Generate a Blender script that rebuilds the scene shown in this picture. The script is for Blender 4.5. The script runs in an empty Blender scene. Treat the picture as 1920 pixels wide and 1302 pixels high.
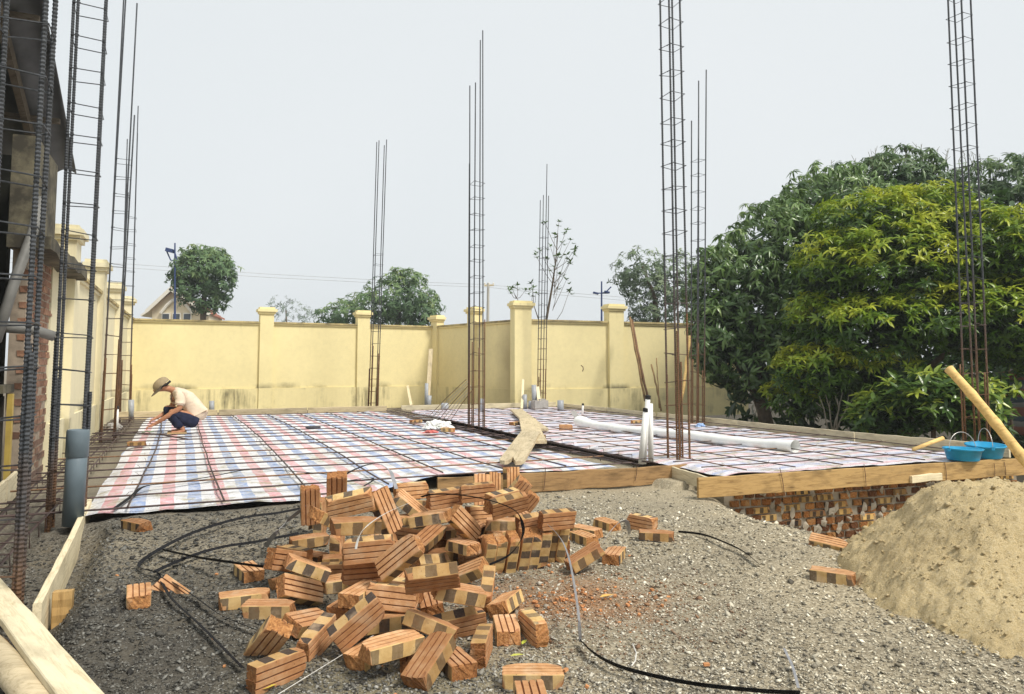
import bpy, bmesh, math, random
import numpy as np
from mathutils import Vector, Matrix, Quaternion, noise

S = bpy.context.scene
C = S.collection
R = math.radians
rnd = random.Random(7)

# ------------------------------------------------------------------ camera
HC = 1.07
F, CX, CY = 1390.0, 960.0, 582.0           # focal length and principal point of the 1920 px photograph
PITCH = math.atan((685 - 582) / F)
cam = bpy.data.cameras.new('camera')
cam_o = bpy.data.objects.new('camera', cam)
C.objects.link(cam_o)
cam_o.location = (0, 0, HC)
cam_o.rotation_euler = (math.pi / 2 + PITCH, 0, 0)
cam.sensor_fit = 'HORIZONTAL'
cam.sensor_width = 36
cam.lens = F / 1920 * 36
cam.shift_y = -69 / 1920
cam.clip_start = 0.05
cam.clip_end = 2000
S.camera = cam_o

# ------------------------------------------------------------------ sky, sun, exposure
SUN_EL, SUN_AZ = R(52), R(126)              # azimuth measured from +Y towards +X
w = bpy.data.worlds.new('World')
S.world = w
w.use_nodes = True
nt = w.node_tree
nt.nodes.clear()
sky = nt.nodes.new('ShaderNodeTexSky')
sky.sky_type = 'NISHITA'
sky.sun_disc = False
sky.sun_elevation = SUN_EL
sky.sun_rotation = SUN_AZ
sky.air_density = 1.0
sky.dust_density = 6.0
hs = nt.nodes.new('ShaderNodeHueSaturation')
hs.inputs['Saturation'].default_value = 0.25
mixc = nt.nodes.new('ShaderNodeMix')
mixc.data_type = 'RGBA'
mixc.inputs[0].default_value = 0.86
# an even layer of cloud, very slightly brighter patches
tc = nt.nodes.new('ShaderNodeTexCoord')
nz = nt.nodes.new('ShaderNodeTexNoise')
nz.inputs['Scale'].default_value = 1.3
nz.inputs['Detail'].default_value = 3
cr = nt.nodes.new('ShaderNodeValToRGB')
cr.color_ramp.elements[0].position = 0.3
cr.color_ramp.elements[0].color = (6.2, 6.62, 6.82, 1)
cr.color_ramp.elements[1].position = 0.75
cr.color_ramp.elements[1].color = (6.75, 7.05, 7.2, 1)
bg = nt.nodes.new('ShaderNodeBackground')
bg.inputs['Strength'].default_value = 0.1
wo = nt.nodes.new('ShaderNodeOutputWorld')
L_ = nt.links.new
L_(sky.outputs[0], hs.inputs['Color'])
L_(tc.outputs['Generated'], nz.inputs['Vector'])
L_(nz.outputs[0], cr.inputs[0])
L_(hs.outputs[0], mixc.inputs[6])
L_(cr.outputs[0], mixc.inputs[7])
L_(mixc.outputs[2], bg.inputs['Color'])
L_(bg.outputs[0], wo.inputs['Surface'])

sl = bpy.data.lights.new('sun', 'SUN')
sl.energy = 2.7
sl.angle = R(14)
sl.color = (1.0, 0.95, 0.87)
so = bpy.data.objects.new('sun', sl)
C.objects.link(so)
sd = Vector((math.sin(SUN_AZ) * math.cos(SUN_EL), math.cos(SUN_AZ) * math.cos(SUN_EL), math.sin(SUN_EL)))
so.rotation_euler = sd.to_track_quat('Z', 'Y').to_euler()
so.location = sd * 30

vs = S.view_settings
vs.view_transform = 'Standard'
vs.look = 'None'
vs.gamma = 1
vs.exposure = 0.43
vs.use_curve_mapping = False

# ------------------------------------------------------------------ helpers
FWD = Vector((0, math.cos(PITCH), math.sin(PITCH)))
DWN = Vector((0, math.sin(PITCH), -math.cos(PITCH)))

def ray(px, py):
    return Vector(((px - CX) / F, 0, 0)) + FWD + DWN * ((py - CY) / F)

def at_z(px, py, z=0.0):
    r = ray(px, py)
    return Vector((0, 0, HC)) + r * ((z - HC) / r.z)

def at_ground(px, py):
    r = ray(px, py)
    k = 1.5
    while k < 40:
        p = Vector((0, 0, HC)) + r * k
        if p.z < zg(p.x, p.y): return p
        k += .02
    return at_z(px, py, 0)

def at_y(px, py, Y):
    r = ray(px, py)
    return Vector((0, 0, HC)) + r * (Y / r.y)

def sm(a, b, x):
    t = min(1.0, max(0.0, (x - a) / (b - a)))
    return t * t * (3 - 2 * t)

PHI = R(24)                                 # the building plot is turned against the view
OX, OY = -3.04, 5.31                        # its front left corner
D2 = Vector((math.cos(PHI), math.sin(PHI), 0))
D1 = Vector((-math.sin(PHI), math.cos(PHI), 0))

def site(a, b, z=0.0):
    return Vector((OX, OY, 0)) + D2 * a + D1 * b + Vector((0, 0, z))

def to_site(x, y):
    v = Vector((x - OX, y - OY, 0))
    return v.dot(D2), v.dot(D1)

def front_b(a):                             # front edge of the slab in plot coordinates
    if a < 2.0:
        return 0.0
    if a < 2.8:
        return (a - 2.0) / 0.8 * 0.74
    if a < 5.2:
        return 0.74 - (a - 2.8) * 0.06
    return -0.28 - (a - 5.2) * 0.07

def zg(x, y):                               # height of the gravel
    lf = sm(.5, 1.2, -x)
    z = -.085 + .065 * lf * sm(2.7, 3.3, y) + .03 * sm(.3, 1.0, x) * (1 - sm(1.8, 2.6, x)) * sm(3.8, 4.6, y) * (1 - sm(5.2, 6., y))
    z -= .11 * sm(5.2, 7.2, y) * (1 - lf)
    sa = (x - OX) * D2.x + (y - OY) * D2.y
    z -= .17 * (1 - sm(.08, .26, sa)) * (1 - sm(4.9, 5.5, y))
    z -= .72 * sm(1.75, 3.1, x) * sm(4.6, 6.5, y)
    return z

def tag(o, label=None, cat=None, group=None, kind=None):
    if label: o['label'] = label
    if cat: o['category'] = cat
    if group: o['group'] = group
    if kind: o['kind'] = kind
    return o

def empty(name, loc, label, cat, group=None, rz=0.0):
    o = bpy.data.objects.new(name, None)
    o.empty_display_size = 0.1
    o.location = loc
    o.rotation_euler = (0, 0, rz)
    C.objects.link(o)
    return tag(o, label, cat, group)

class MB:
    """collects shapes for one mesh"""
    def __init__(self):
        self.v, self.f, self.m = [], [], []
    def add(self, vs_, fs_, mi=0):
        n = len(self.v)
        self.v += [tuple(p) for p in vs_]
        self.f += [tuple(i + n for i in f) for f in fs_]
        self.m += [mi] * len(fs_)
    def box(self, c, s, rot=None, mi=0):
        c = Vector(c)
        vs_ = []
        for sx in (-.5, .5):
            for sy in (-.5, .5):
                for sz in (-.5, .5):
                    p = Vector((sx * s[0], sy * s[1], sz * s[2]))
                    if rot is not None: p = rot @ p
                    vs_.append(c + p)
        self.add(vs_, [(0, 1, 3, 2), (4, 6, 7, 5), (0, 4, 5, 1), (2, 3, 7, 6), (0, 2, 6, 4), (1, 5, 7, 3)], mi)
    def beam(self, p0, p1, wd, ht, up=Vector((0, 0, 1)), mi=0, seg=1, wob=0.0, bevel=0.0):
        """plank from p0 to p1; wd across, ht along 'up'"""
        p0, p1 = Vector(p0), Vector(p1)
        d = (p1 - p0).normalized()
        sd_ = d.cross(up).normalized()
        u = sd_.cross(d).normalized()
        if bevel:
            prof = [(-wd/2+bevel, -ht/2), (wd/2-bevel, -ht/2), (wd/2, -ht/2+bevel), (wd/2, ht/2-bevel),
                    (wd/2-bevel, ht/2), (-wd/2+bevel, ht/2), (-wd/2, ht/2-bevel), (-wd/2, -ht/2+bevel)]
        else:
            prof = [(-wd/2, -ht/2), (wd/2, -ht/2), (wd/2, ht/2), (-wd/2, ht/2)]
        k = len(prof)
        vs_, fs_ = [], []
        for i in range(seg + 1):
            c = p0.lerp(p1, i / seg) + u * rnd.uniform(-wob, wob) + sd_ * rnd.uniform(-wob, wob) * .6
            hs_ = 1 + rnd.uniform(-wob, wob) * 2
            vs_ += [c + sd_ * a + u * b * hs_ for a, b in prof]
        for i in range(seg):
            for j in range(k):
                j2 = (j + 1) % k
                fs_.append((i*k+j, i*k+j2, (i+1)*k+j2, (i+1)*k+j))
        fs_.append(tuple(range(k))[::-1])
        fs_.append(tuple(seg * k + j for j in range(k)))
        self.add(vs_, fs_, mi)
    def tube(self, pts, r, n=6, mi=0, closed=False, caps=True, rib=0.0):
        pts = [Vector(p) for p in pts]
        m = len(pts)
        rr = r if isinstance(r, (list, tuple)) else [r] * m
        vs_, fs_ = [], []
        prev = None
        for i in range(m):
            if closed:
                d = pts[(i + 1) % m] - pts[i - 1]
            else:
                d = pts[min(i + 1, m - 1)] - pts[max(i - 1, 0)]
            d.normalize()
            if prev is None:
                a = Vector((0, 0, 1)) if abs(d.z) < .9 else Vector((1, 0, 0))
                s_ = d.cross(a).normalized()
            else:
                s_ = (prev - d * prev.dot(d)).normalized()
            prev = s_
            t_ = d.cross(s_)
            for j in range(n):
                an = 2 * math.pi * j / n
                vs_.append(pts[i] + (s_ * math.cos(an) + t_ * math.sin(an)) * rr[i])
        for i in range(m if closed else m - 1):
            i2 = (i + 1) % m
            for j in range(n):
                j2 = (j + 1) % n
                fs_.append((i*n+j, i*n+j2, i2*n+j2, i2*n+j))
        if caps and not closed:
            fs_.append(tuple(range(n))[::-1])
            fs_.append(tuple((m-1)*n + j for j in range(n)))
        self.add(vs_, fs_, mi)
    def prism(self, poly, z0, z1, mi=0):
        n = len(poly)
        vs_ = [Vector((p[0], p[1], z0)) for p in poly] + [Vector((p[0], p[1], z1)) for p in poly]
        fs_ = [tuple(range(n))[::-1], tuple(range(n, 2*n))]
        fs_ += [(i, (i+1) % n, n + (i+1) % n, n + i) for i in range(n)]
        self.add(vs_, fs_, mi)
    def lathe(self, prof, n=24, c=(0, 0, 0), mi=0, close=False):
        vs_, fs_ = [], []
        for r_, z_ in prof:
            for j in range(n):
                an = 2 * math.pi * j / n
                vs_.append((c[0] + r_ * math.cos(an), c[1] + r_ * math.sin(an), c[2] + z_))
        m = len(prof)
        for i in range(m - 1):
            for j in range(n):
                j2 = (j + 1) % n
                fs_.append((i*n+j, i*n+j2, (i+1)*n+j2, (i+1)*n+j))
        if close:
            fs_.append(tuple(range(n))[::-1])
            fs_.append(tuple((m-1)*n+j for j in range(n)))
        self.add(vs_, fs_, mi)
    def mesh(self, name, mats, smooth=False):
        me = bpy.data.meshes.new(name)
        me.from_pydata(self.v, [], self.f)
        for m in (mats if isinstance(mats, (list, tuple)) else [mats]):
            me.materials.append(m)
        if any(self.m):
            me.polygons.foreach_set('material_index', self.m)
        if smooth:
            me.polygons.foreach_set('use_smooth', [True] * len(self.f))
        me.update()
        return me
    def obj(self, name, mats, parent=None, smooth=False, origin=None):
        if origin is not None:
            o_ = Vector(origin)
            self.v = [tuple(Vector(p) - o_) for p in self.v]
        ob = bpy.data.objects.new(name, self.mesh(name, mats, smooth))
        C.objects.link(ob)
        if origin is not None: ob.location = origin
        if parent is not None:
            ob.parent = parent
            bpy_parent_keep(ob, parent)
        return ob

def bpy_parent_keep(ob, parent):
    """parts are built in world coordinates: keep them there"""
    ob.matrix_parent_inverse = world_mat(parent).inverted()

def world_mat(o):
    m = Matrix.LocRotScale(o.location, o.rotation_euler if o.rotation_mode != 'QUATERNION' else o.rotation_quaternion, o.scale)
    if o.parent is not None:
        return world_mat(o.parent) @ o.matrix_parent_inverse @ m
    return m

def link_copy(me, name, mat_world, parent=None):
    o = bpy.data.objects.new(name, me)
    C.objects.link(o)
    if parent is not None:
        o.parent = parent
        o.matrix_parent_inverse = world_mat(parent).inverted()
    l, q, s = mat_world.decompose()
    o.rotation_mode = 'QUATERNION'
    o.location, o.rotation_quaternion, o.scale = l, q, s
    return o

# ------------------------------------------------------------------ materials
class NT:
    def __init__(self, name):
        self.m = bpy.data.materials.new(name)
        self.m.use_nodes = True
        self.t = self.m.node_tree
        self.t.nodes.clear()
        self.out = self.n('ShaderNodeOutputMaterial')
        self.b = self.n('ShaderNodeBsdfPrincipled')
        self.l(self.b.outputs[0], self.out.inputs[0])
        self.b.inputs['Specular IOR Level'].default_value = 0.3
    def n(self, t, **k):
        x = self.t.nodes.new(t)
        for a, b in k.items(): setattr(x, a, b)
        return x
    def l(self, a, b): self.t.links.new(a, b)
    def coord(self, which='Object', scale=(1, 1, 1), rot=(0, 0, 0)):
        c = self.n('ShaderNodeTexCoord')
        mp = self.n('ShaderNodeMapping')
        mp.inputs['Scale'].default_value = scale
        mp.inputs['Rotation'].default_value = rot
        self.l(c.outputs[which], mp.inputs[0])
        return mp.outputs[0]
    def pos(self):
        return self.n('ShaderNodeNewGeometry').outputs['Position']
    def noise(self, vec, scale, detail=4, rough=.55, dist=0.0):
        x = self.n('ShaderNodeTexNoise')
        x.inputs['Scale'].default_value = scale
        x.inputs['Detail'].default_value = detail
        x.inputs['Roughness'].default_value = rough
        x.inputs['Distortion'].default_value = dist
        if vec is not None: self.l(vec, x.inputs['Vector'])
        return x.outputs[0]
    def voro(self, vec, scale, feature='F1', out='Distance'):
        x = self.n('ShaderNodeTexVoronoi', feature=feature)
        x.inputs['Scale'].default_value = scale
        self.l(vec, x.inputs['Vector'])
        return x.outputs[out]
    def ramp(self, fac, stops, interp='LINEAR'):
        x = self.n('ShaderNodeValToRGB')
        x.color_ramp.interpolation = interp
        e = x.color_ramp.elements
        while len(e) < len(stops): e.new(.5)
        for i, (p, c) in enumerate(stops):
            e[i].position = p
            e[i].color = tuple(c) + (1,) if len(c) == 3 else c
        self.l(fac, x.inputs[0])
        return x.outputs[0]
    def mix(self, fac, a, b, mode='MIX'):
        x = self.n('ShaderNodeMix', data_type='RGBA', blend_type=mode)
        for s, v in ((0, fac), (6, a), (7, b)):
            if isinstance(v, (int, float)): x.inputs[s].default_value = v
            elif isinstance(v, (tuple, list)): x.inputs[s].default_value = tuple(v) + (1,)
            else: self.l(v, x.inputs[s])
        return x.outputs[2]
    def math(self, op, a, b=None, c=None, clamp=False):
        x = self.n('ShaderNodeMath', operation=op, use_clamp=clamp)
        for i, v in enumerate((a, b, c)):
            if v is None: continue
            if isinstance(v, (int, float)): x.inputs[i].default_value = v
            else: self.l(v, x.inputs[i])
        return x.outputs[0]
    def sep(self, v):
        x = self.n('ShaderNodeSeparateXYZ')
        self.l(v, x.inputs[0])
        return x.outputs
    def bump(self, h, strength=.4, dist=.01):
        x = self.n('ShaderNodeBump')
        x.inputs['Strength'].default_value = strength
        x.inputs['Distance'].default_value = dist
        self.l(h, x.inputs['Height'])
        self.l(x.outputs[0], self.b.inputs['Normal'])
        return x
    def col(self, v):
        if isinstance(v, (tuple, list)): self.b.inputs['Base Color'].default_value = tuple(v) + (1,)
        else: self.l(v, self.b.inputs['Base Color'])
    def rough(self, v):
        if isinstance(v, (int, float)): self.b.inputs['Roughness'].default_value = v
        else: self.l(v, self.b.inputs['Roughness'])
    def rand(self):
        return self.n('ShaderNodeObjectInfo').outputs['Random']

def plain(name, c, rough=.7, var=.12, scale=12, metal=0.0, bump=0.0):
    m = NT(name)
    n_ = m.noise(m.coord(), scale, 5)
    lo = tuple(x * (1 - var) for x in c)
    hi = tuple(min(1, x * (1 + var)) for x in c)
    m.col(m.ramp(n_, [(.3, lo), (.7, hi)]))
    m.rough(rough)
    m.b.inputs['Metallic'].default_value = metal
    if bump: m.bump(n_, bump, .005)
    return m.m

def wood(name, light, dark, grime=.3, scale=1.0):
    """sawn timber, grain along local X"""
    m = NT(name)
    v = m.coord('Object', (1.2 * scale, 14 * scale, 14 * scale))
    g = m.noise(v, 3.0, 6, .65, 1.2)
    base = m.ramp(g, [(.25, dark), (.5, light), (.8, tuple(min(1, x * 1.15) for x in light))])
    v2 = m.coord('Object', (1, 2.5, 2.5))
    st = m.noise(v2, 3.2, 5, .6)
    mask = m.ramp(st, [(.5, (0, 0, 0)), (.72, (1, 1, 1))])
    mm = m.math('MULTIPLY', mask, grime)
    colr = m.mix(mm, base, tuple(x * .35 for x in dark))
    kn = m.voro(m.coord('Object', (1.6, 7, 7)), 1.4)
    knot = m.ramp(kn, [(.05, (1, 1, 1)), (.11, (0, 0, 0))])
    colr = m.mix(m.math('MULTIPLY', knot, .55), colr, tuple(x * .4 for x in dark))
    rv = m.rand()
    colr = m.mix(1.0, colr, m.ramp(rv, [(0, (.82, .82, .82)), (1, (1.08, 1.06, 1.0))]), 'MULTIPLY')
    m.col(colr)
    m.rough(.78)
    m.bump(g, .35, .004)
    return m.m

BH_IN = .0283
def brick_mat():
    m = NT('hollow_brick_clay')
    tcn = m.n('ShaderNodeTexCoord')
    ob = tcn.outputs['Object']
    nr = m.n('ShaderNodeVectorTransform', vector_type='NORMAL', convert_from='WORLD', convert_to='OBJECT')
    m.l(m.n('ShaderNodeNewGeometry').outputs['True Normal'], nr.inputs[0])
    nx, ny, nz_ = m.sep(nr.outputs[0])
    ax = m.math('GREATER_THAN', m.math('ABSOLUTE', nx), .7)
    ay = m.math('GREATER_THAN', m.math('ABSOLUTE', ny), .7)
    x, y, z = m.sep(ob)
    rv = m.rand()
    off = m.math('MULTIPLY', m.math('ROUND', m.math('MULTIPLY', rv, 7.0)), .5)
    inn = m.math('LESS_THAN', m.math('ABSOLUTE', z), .0262)
    outer = m.math('GREATER_THAN', m.math('ABSOLUTE', y), .049)
    ay = m.math('MULTIPLY', ay, outer)
    # object space shift so that no two bricks carry the same stain
    ad = m.n('ShaderNodeVectorMath', operation='ADD')
    m.l(ob, ad.inputs[0])
    cb = m.n('ShaderNodeCombineXYZ')
    m.l(m.math('MULTIPLY', rv, 37.0), cb.inputs[0])
    m.l(m.math('MULTIPLY', rv, 11.0), cb.inputs[1])
    m.l(cb.outputs[0], ad.inputs[1])
    v = ad.outputs[0]
    n1 = m.noise(v, 18, 5, .6)
    n2 = m.noise(v, 90, 4, .65)
    # grooved face
    face = m.ramp(n1, [(.25, (.39, .195, .080)), (.5, (.51, .275, .130)), (.75, (.62, .40, .23))])
    # check face: pale bands between dark fire prints
    wob = m.math('MULTIPLY', m.math('SUBTRACT', m.noise(v, 25, 2), .5), .012)
    ph = m.math('ADD', m.math('DIVIDE', m.math('ADD', x, wob), .096), off)
    fr = m.math('FRACT', ph)
    dk = m.math('MULTIPLY', m.math('LESS_THAN', m.math('ABSOLUTE', m.math('SUBTRACT', fr, .5)), .235), inn)
    rs = m.math('FRACT', m.math('MULTIPLY', rv, 13.7))
    pale = m.ramp(n1, [(.25, (.42, .255, .09)), (.55, (.58, .40, .18)), (.8, (.68, .52, .28))])
    soot = m.ramp(n2, [(.25, (.030, .024, .022)), (.6, (.075, .060, .055)), (.85, (.19, .15, .125))])
    strength = m.math('ADD', m.math('MULTIPLY', rs, .35), .62)
    chk = m.mix(m.math('MULTIPLY', dk, strength), pale, soot)
    # broken end
    endc = m.ramp(n2, [(.25, (.15, .065, .025)), (.5, (.36, .165, .06)), (.75, (.54, .29, .12))])
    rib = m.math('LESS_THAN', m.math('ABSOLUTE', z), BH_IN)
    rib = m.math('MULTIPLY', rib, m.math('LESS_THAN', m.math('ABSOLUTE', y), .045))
    face = m.mix(m.math('MULTIPLY', rib, .7), face, (.27, .105, .045))  # grooves: redder clay, darkened further with recess shade painted into the colour
    colr = m.mix(ay, face, chk)
    colr = m.mix(ax, colr, endc)
    # dust, scorch and lime bloom in patches
    bl = m.noise(v, 7, 4, .6)
    colr = m.mix(m.ramp(bl, [(.56, (0,) * 3), (.70, (.55,) * 3)]), colr, (.56, .43, .29))
    colr = m.mix(m.ramp(bl, [(.28, (.6,) * 3), (.42, (0,) * 3)]), colr, (.23, .105, .045))
    # pits
    pit = m.ramp(m.voro(v, 42), [(.06, (.25, .2, .2)), (.12, (1, 1, 1))])
    colr = m.mix(.8, colr, pit, 'MULTIPLY')
    tone = m.ramp(m.math('FRACT', m.math('MULTIPLY', rv, 5.3)), [(0, (.62, .55, .48)), (.25, (.88, .80, .74)), (.55, (1, 1, 1)), (.85, (1.10, 1.08, 1.0)), (1, (1.22, 1.24, 1.28))])
    colr = m.mix(1.0, colr, tone, 'MULTIPLY')
    m.col(colr)
    m.rough(.92)
    hgt = m.math('ADD', m.math('MULTIPLY', n2, m.math('ADD', m.math('MULTIPLY', ax, 2.2), .6)), m.math('MULTIPLY', n1, .6))
    m.bump(hgt, .55, .004)
    return m.m

M = {}
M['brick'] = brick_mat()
M['wood_pale'] = wood('sawn_pale_timber', (.66, .52, .32), (.40, .28, .14), .35)
M['wood_ochre'] = wood('wet_ochre_timber', (.46, .30, .125), (.20, .115, .042), .55)
M['wood_form'] = wood('cement_splashed_timber', (.76, .67, .47), (.50, .40, .23), .35)
M['wood_grey'] = wood('weathered_plank', (.60, .50, .33), (.33, .25, .13), .4)
M['wood_brown'] = wood('brown_plank', (.33, .205, .095), (.12, .07, .033), .5)
M['bamboo'] = wood('bamboo_pole', (.72, .50, .20), (.46, .28, .09), .25, .7)
M['pvc_grey'] = plain('grey_pvc', (.34, .355, .37), .38, .12, 6)
M['pvc_blue'] = plain('blue_grey_pvc', (.135, .175, .20), .4, .15, 5)
M['pvc_white'] = plain('white_pvc', (.80, .80, .76), .35, .06, 8)
M['black_rubber'] = plain('black_cap', (.02, .02, .02), .5)
M['strap'] = plain('black_strapping', (.014, .014, .015), .62, .3, 30)
M['strap'].node_tree.nodes['Principled BSDF'].inputs['Specular IOR Level'].default_value = .06
M['strap_grey'] = plain('grey_strapping', (.26, .26, .27), .3, .2, 30)
M['strap_white'] = plain('pale_strapping', (.62, .60, .55), .35, .2, 30)
M['wire'] = plain('tie_wire_steel', (.14, .08, .05), .6, .3, 20)
M['white_film'] = plain('white_plastic_film', (.83, .84, .80), .45, .06, 9, 0, .3)
M['concrete'] = plain('cement_block', (.36, .34, .31), .9, .2, 14, 0, .4)
M['bucket'] = plain('blue_plastic', (.018, .28, .50), .35, .18, 10)
M['bucket_in'] = plain('cement_crust', (.30, .32, .32), .9, .2, 18)
M['steel_pale'] = plain('galvanised_wire', (.55, .52, .48), .35, .1, 20, .6)
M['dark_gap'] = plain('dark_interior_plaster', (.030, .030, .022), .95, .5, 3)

def steel(name, rust_lo, rust_hi):
    """steel bar: rust from the foot up to a ragged height, mill scale above"""
    m = NT(name)
    p = m.pos()
    z = m.sep(p)[2]
    n_ = m.noise(p, 2.5, 4)
    n3 = m.noise(p, 45, 4)
    h = m.math('ADD', z, m.math('MULTIPLY', m.math('SUBTRACT', n_, .5), 1.4))
    k = m.n('ShaderNodeMapRange')
    k.inputs['From Min'].default_value = rust_lo
    k.inputs['From Max'].default_value = rust_hi
    k.inputs['To Min'].default_value = 1
    k.inputs['To Max'].default_value = 0
    m.l(h, k.inputs[0])
    rust = m.ramp(n3, [(.3, (.085, .042, .02)), (.6, (.20, .10, .042)), (.8, (.29, .155, .065))])
    scale_ = m.ramp(n3, [(.3, (.032, .036, .040)), (.7, (.082, .088, .097))])
    m.col(m.mix(k.outputs[0], scale_, rust))
    m.rough(.55)
    m.b.inputs['Metallic'].default_value = .35
    m.b.inputs['Specular IOR Level'].default_value = .5
    return m.m
M['steel'] = steel('steel_bar_far', .6, 2.2)
M['steel_near'] = steel('steel_bar_near', -.2, .6)
M['rust'] = steel('rusty_bar', 50, 60)
M['mesh_bar'] = plain('mesh_bar_steel', (.075, .05, .045), .55, .35, 9, .3)

# yellow plaster with mould
def plaster(name, c, mould=1.0, top=9.0, ledge=.45, extra=None):
    m = NT(name)
    p = m.pos()
    x, y, z = m.sep(p)
    n1 = m.noise(p, .9, 5, .6)
    n2 = m.noise(p, 9, 6, .65)
    colr = m.ramp(n1, [(.3, tuple(v * .90 for v in c)), (.7, c)])
    colr = m.mix(.25, colr, m.ramp(n2, [(.3, (.75, .75, .72)), (.6, (1, 1, 1))]), 'MULTIPLY')
    # water streaks running down: noise stretched in height
    mp = m.n('ShaderNodeMapping')
    mp.inputs['Scale'].default_value = (4.2, 4.2, .35)
    m.l(p, mp.inputs[0])
    st = m.noise(mp.outputs[0], 1.3, 6, .7)
    # below the ledge
    low = m.n('ShaderNodeMapRange')
    low.inputs['From Min'].default_value = ledge + .005
    low.inputs['From Max'].default_value = ledge - .02
    m.l(z, low.inputs[0])
    k1 = m.math('MULTIPLY', low.outputs[0], m.ramp(st, [(.40, (0, 0, 0)), (.62, (1, 1, 1))]))
    blot = m.ramp(m.noise(p, .9, 4), [(.48, (.06,) * 3), (.62, (1, 1, 1))])
    k1 = m.math('MULTIPLY', k1, blot)
    dirt = m.ramp(n2, [(.3, (.05, .05, .035)), (.7, (.20, .17, .09))])
    colr = m.mix(m.math('MULTIPLY', k1, .85 * mould, clamp=True), colr, dirt)
    colr = m.mix(m.math('MULTIPLY', low.outputs[0], .05), colr, (.42, .36, .18))
    # splash line just above the ledge
    up = m.n('ShaderNodeMapRange')
    up.inputs['From Min'].default_value = ledge + .16
    up.inputs['From Max'].default_value = ledge
    m.l(m.math('ADD', z, m.math('MULTIPLY', m.math('SUBTRACT', st, .5), .22)), up.inputs[0])
    gate = m.math('GREATER_THAN', z, ledge)
    blot2 = m.ramp(m.noise(p, .75, 4), [(.50, (.06,) * 3), (.62, (1, 1, 1))])
    k2 = m.math('MULTIPLY', m.math('MULTIPLY', up.outputs[0], gate), blot2)
    colr = m.mix(m.math('MULTIPLY', k2, .9 * mould, clamp=True), colr, (.07, .065, .04))
    # top streaks under the coping
    tp = m.n('ShaderNodeMapRange')
    tp.inputs['From Min'].default_value = 1.9
    tp.inputs['From Max'].default_value = 2.15
    m.l(z, tp.inputs[0])
    k3 = m.math('MULTIPLY', m.math('MULTIPLY', tp.outputs[0], m.ramp(st, [(.55, (0,) * 3), (.75, (1,) * 3)])), .35 * mould)
    colr = m.mix(k3, colr, (.25, .20, .10))
    if extra: colr = extra(m, colr, p, x, y, z, n1, n2)
    m.col(colr)
    m.rough(.9)
    m.bump(m.noise(p, 60, 4), .12, .004)
    return m.m
YEL = (.87, .755, .41)
M['plaster'] = plaster('yellow_plaster', YEL)
def soot_patch(m, colr, p, x, y, z, n1, n2):
    # brown smoke stain left of the corner pillar
    cpt = m.n('ShaderNodeVectorMath', operation='DISTANCE')
    mp = m.n('ShaderNodeMapping')
    mp.inputs['Scale'].default_value = (1, 1, .55)
    m.l(p, mp.inputs[0])
    m.l(mp.outputs[0], cpt.inputs[0])
    cpt.inputs[1].default_value = (-.05, 19.2, .55)
    d = m.math('ADD', cpt.outputs['Value'], m.math('MULTIPLY', m.math('SUBTRACT', n1, .5), .6))
    k = m.ramp(d, [(.25, (.8,) * 3), (.95, (0,) * 3)])
    return m.mix(k, colr, (.40, .32, .17))
M['plaster_jog'] = plaster('yellow_plaster_smoked', (.90, .77, .42), .8, extra=soot_patch)
M['plaster_left'] = plaster('pale_plaster_left', (.78, .71, .48), .9)
M['coping'] = plaster('mouldy_coping', (.62, .50, .24), .3, ledge=-9, extra=lambda m, c, p, x, y, z, a, b:
    m.mix(m.ramp(m.noise(p, 2.2, 6, .7), [(.42, (0,) * 3), (.66, (.9,) * 3)]), c, (.09, .075, .05)))
M['plaster_mould'] = plaster('mouldy_house_plaster', (.18, .16, .105), .5, ledge=-9, extra=lambda m, c, p, x, y, z, a, b:
    m.mix(m.ramp(m.noise(p, 2.6, 6, .7), [(.38, (0,) * 3), (.58, (.95,) * 3)]), c, (.045, .04, .03)))

def frame(p0, p1, up=Vector((0, 0, 1))):
    p0, p1 = Vector(p0), Vector(p1)
    x = (p1 - p0).normalized()
    y = Vector(up).cross(x).normalized()
    z = x.cross(y)
    return Matrix.Translation((p0 + p1) / 2) @ Matrix((x, y, z)).transposed().to_4x4(), (p1 - p0).length

def plank(name, p0, p1, wd, ht, m, label=None, cat=None, group=None, up=Vector((0, 0, 1)), seg=10, wob=.004, bevel=.004, parent=None):
    """timber with its grain along local X, wd across and ht along 'up'"""
    mw, ln = frame(p0, p1, up)
    b = MB()
    b.beam((-ln/2, 0, 0), (ln/2, 0, 0), wd, ht, seg=seg, wob=wob, bevel=bevel)
    o = link_copy(b.mesh(name, m), name, mw, parent)
    return tag(o, label, cat, group)

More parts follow.
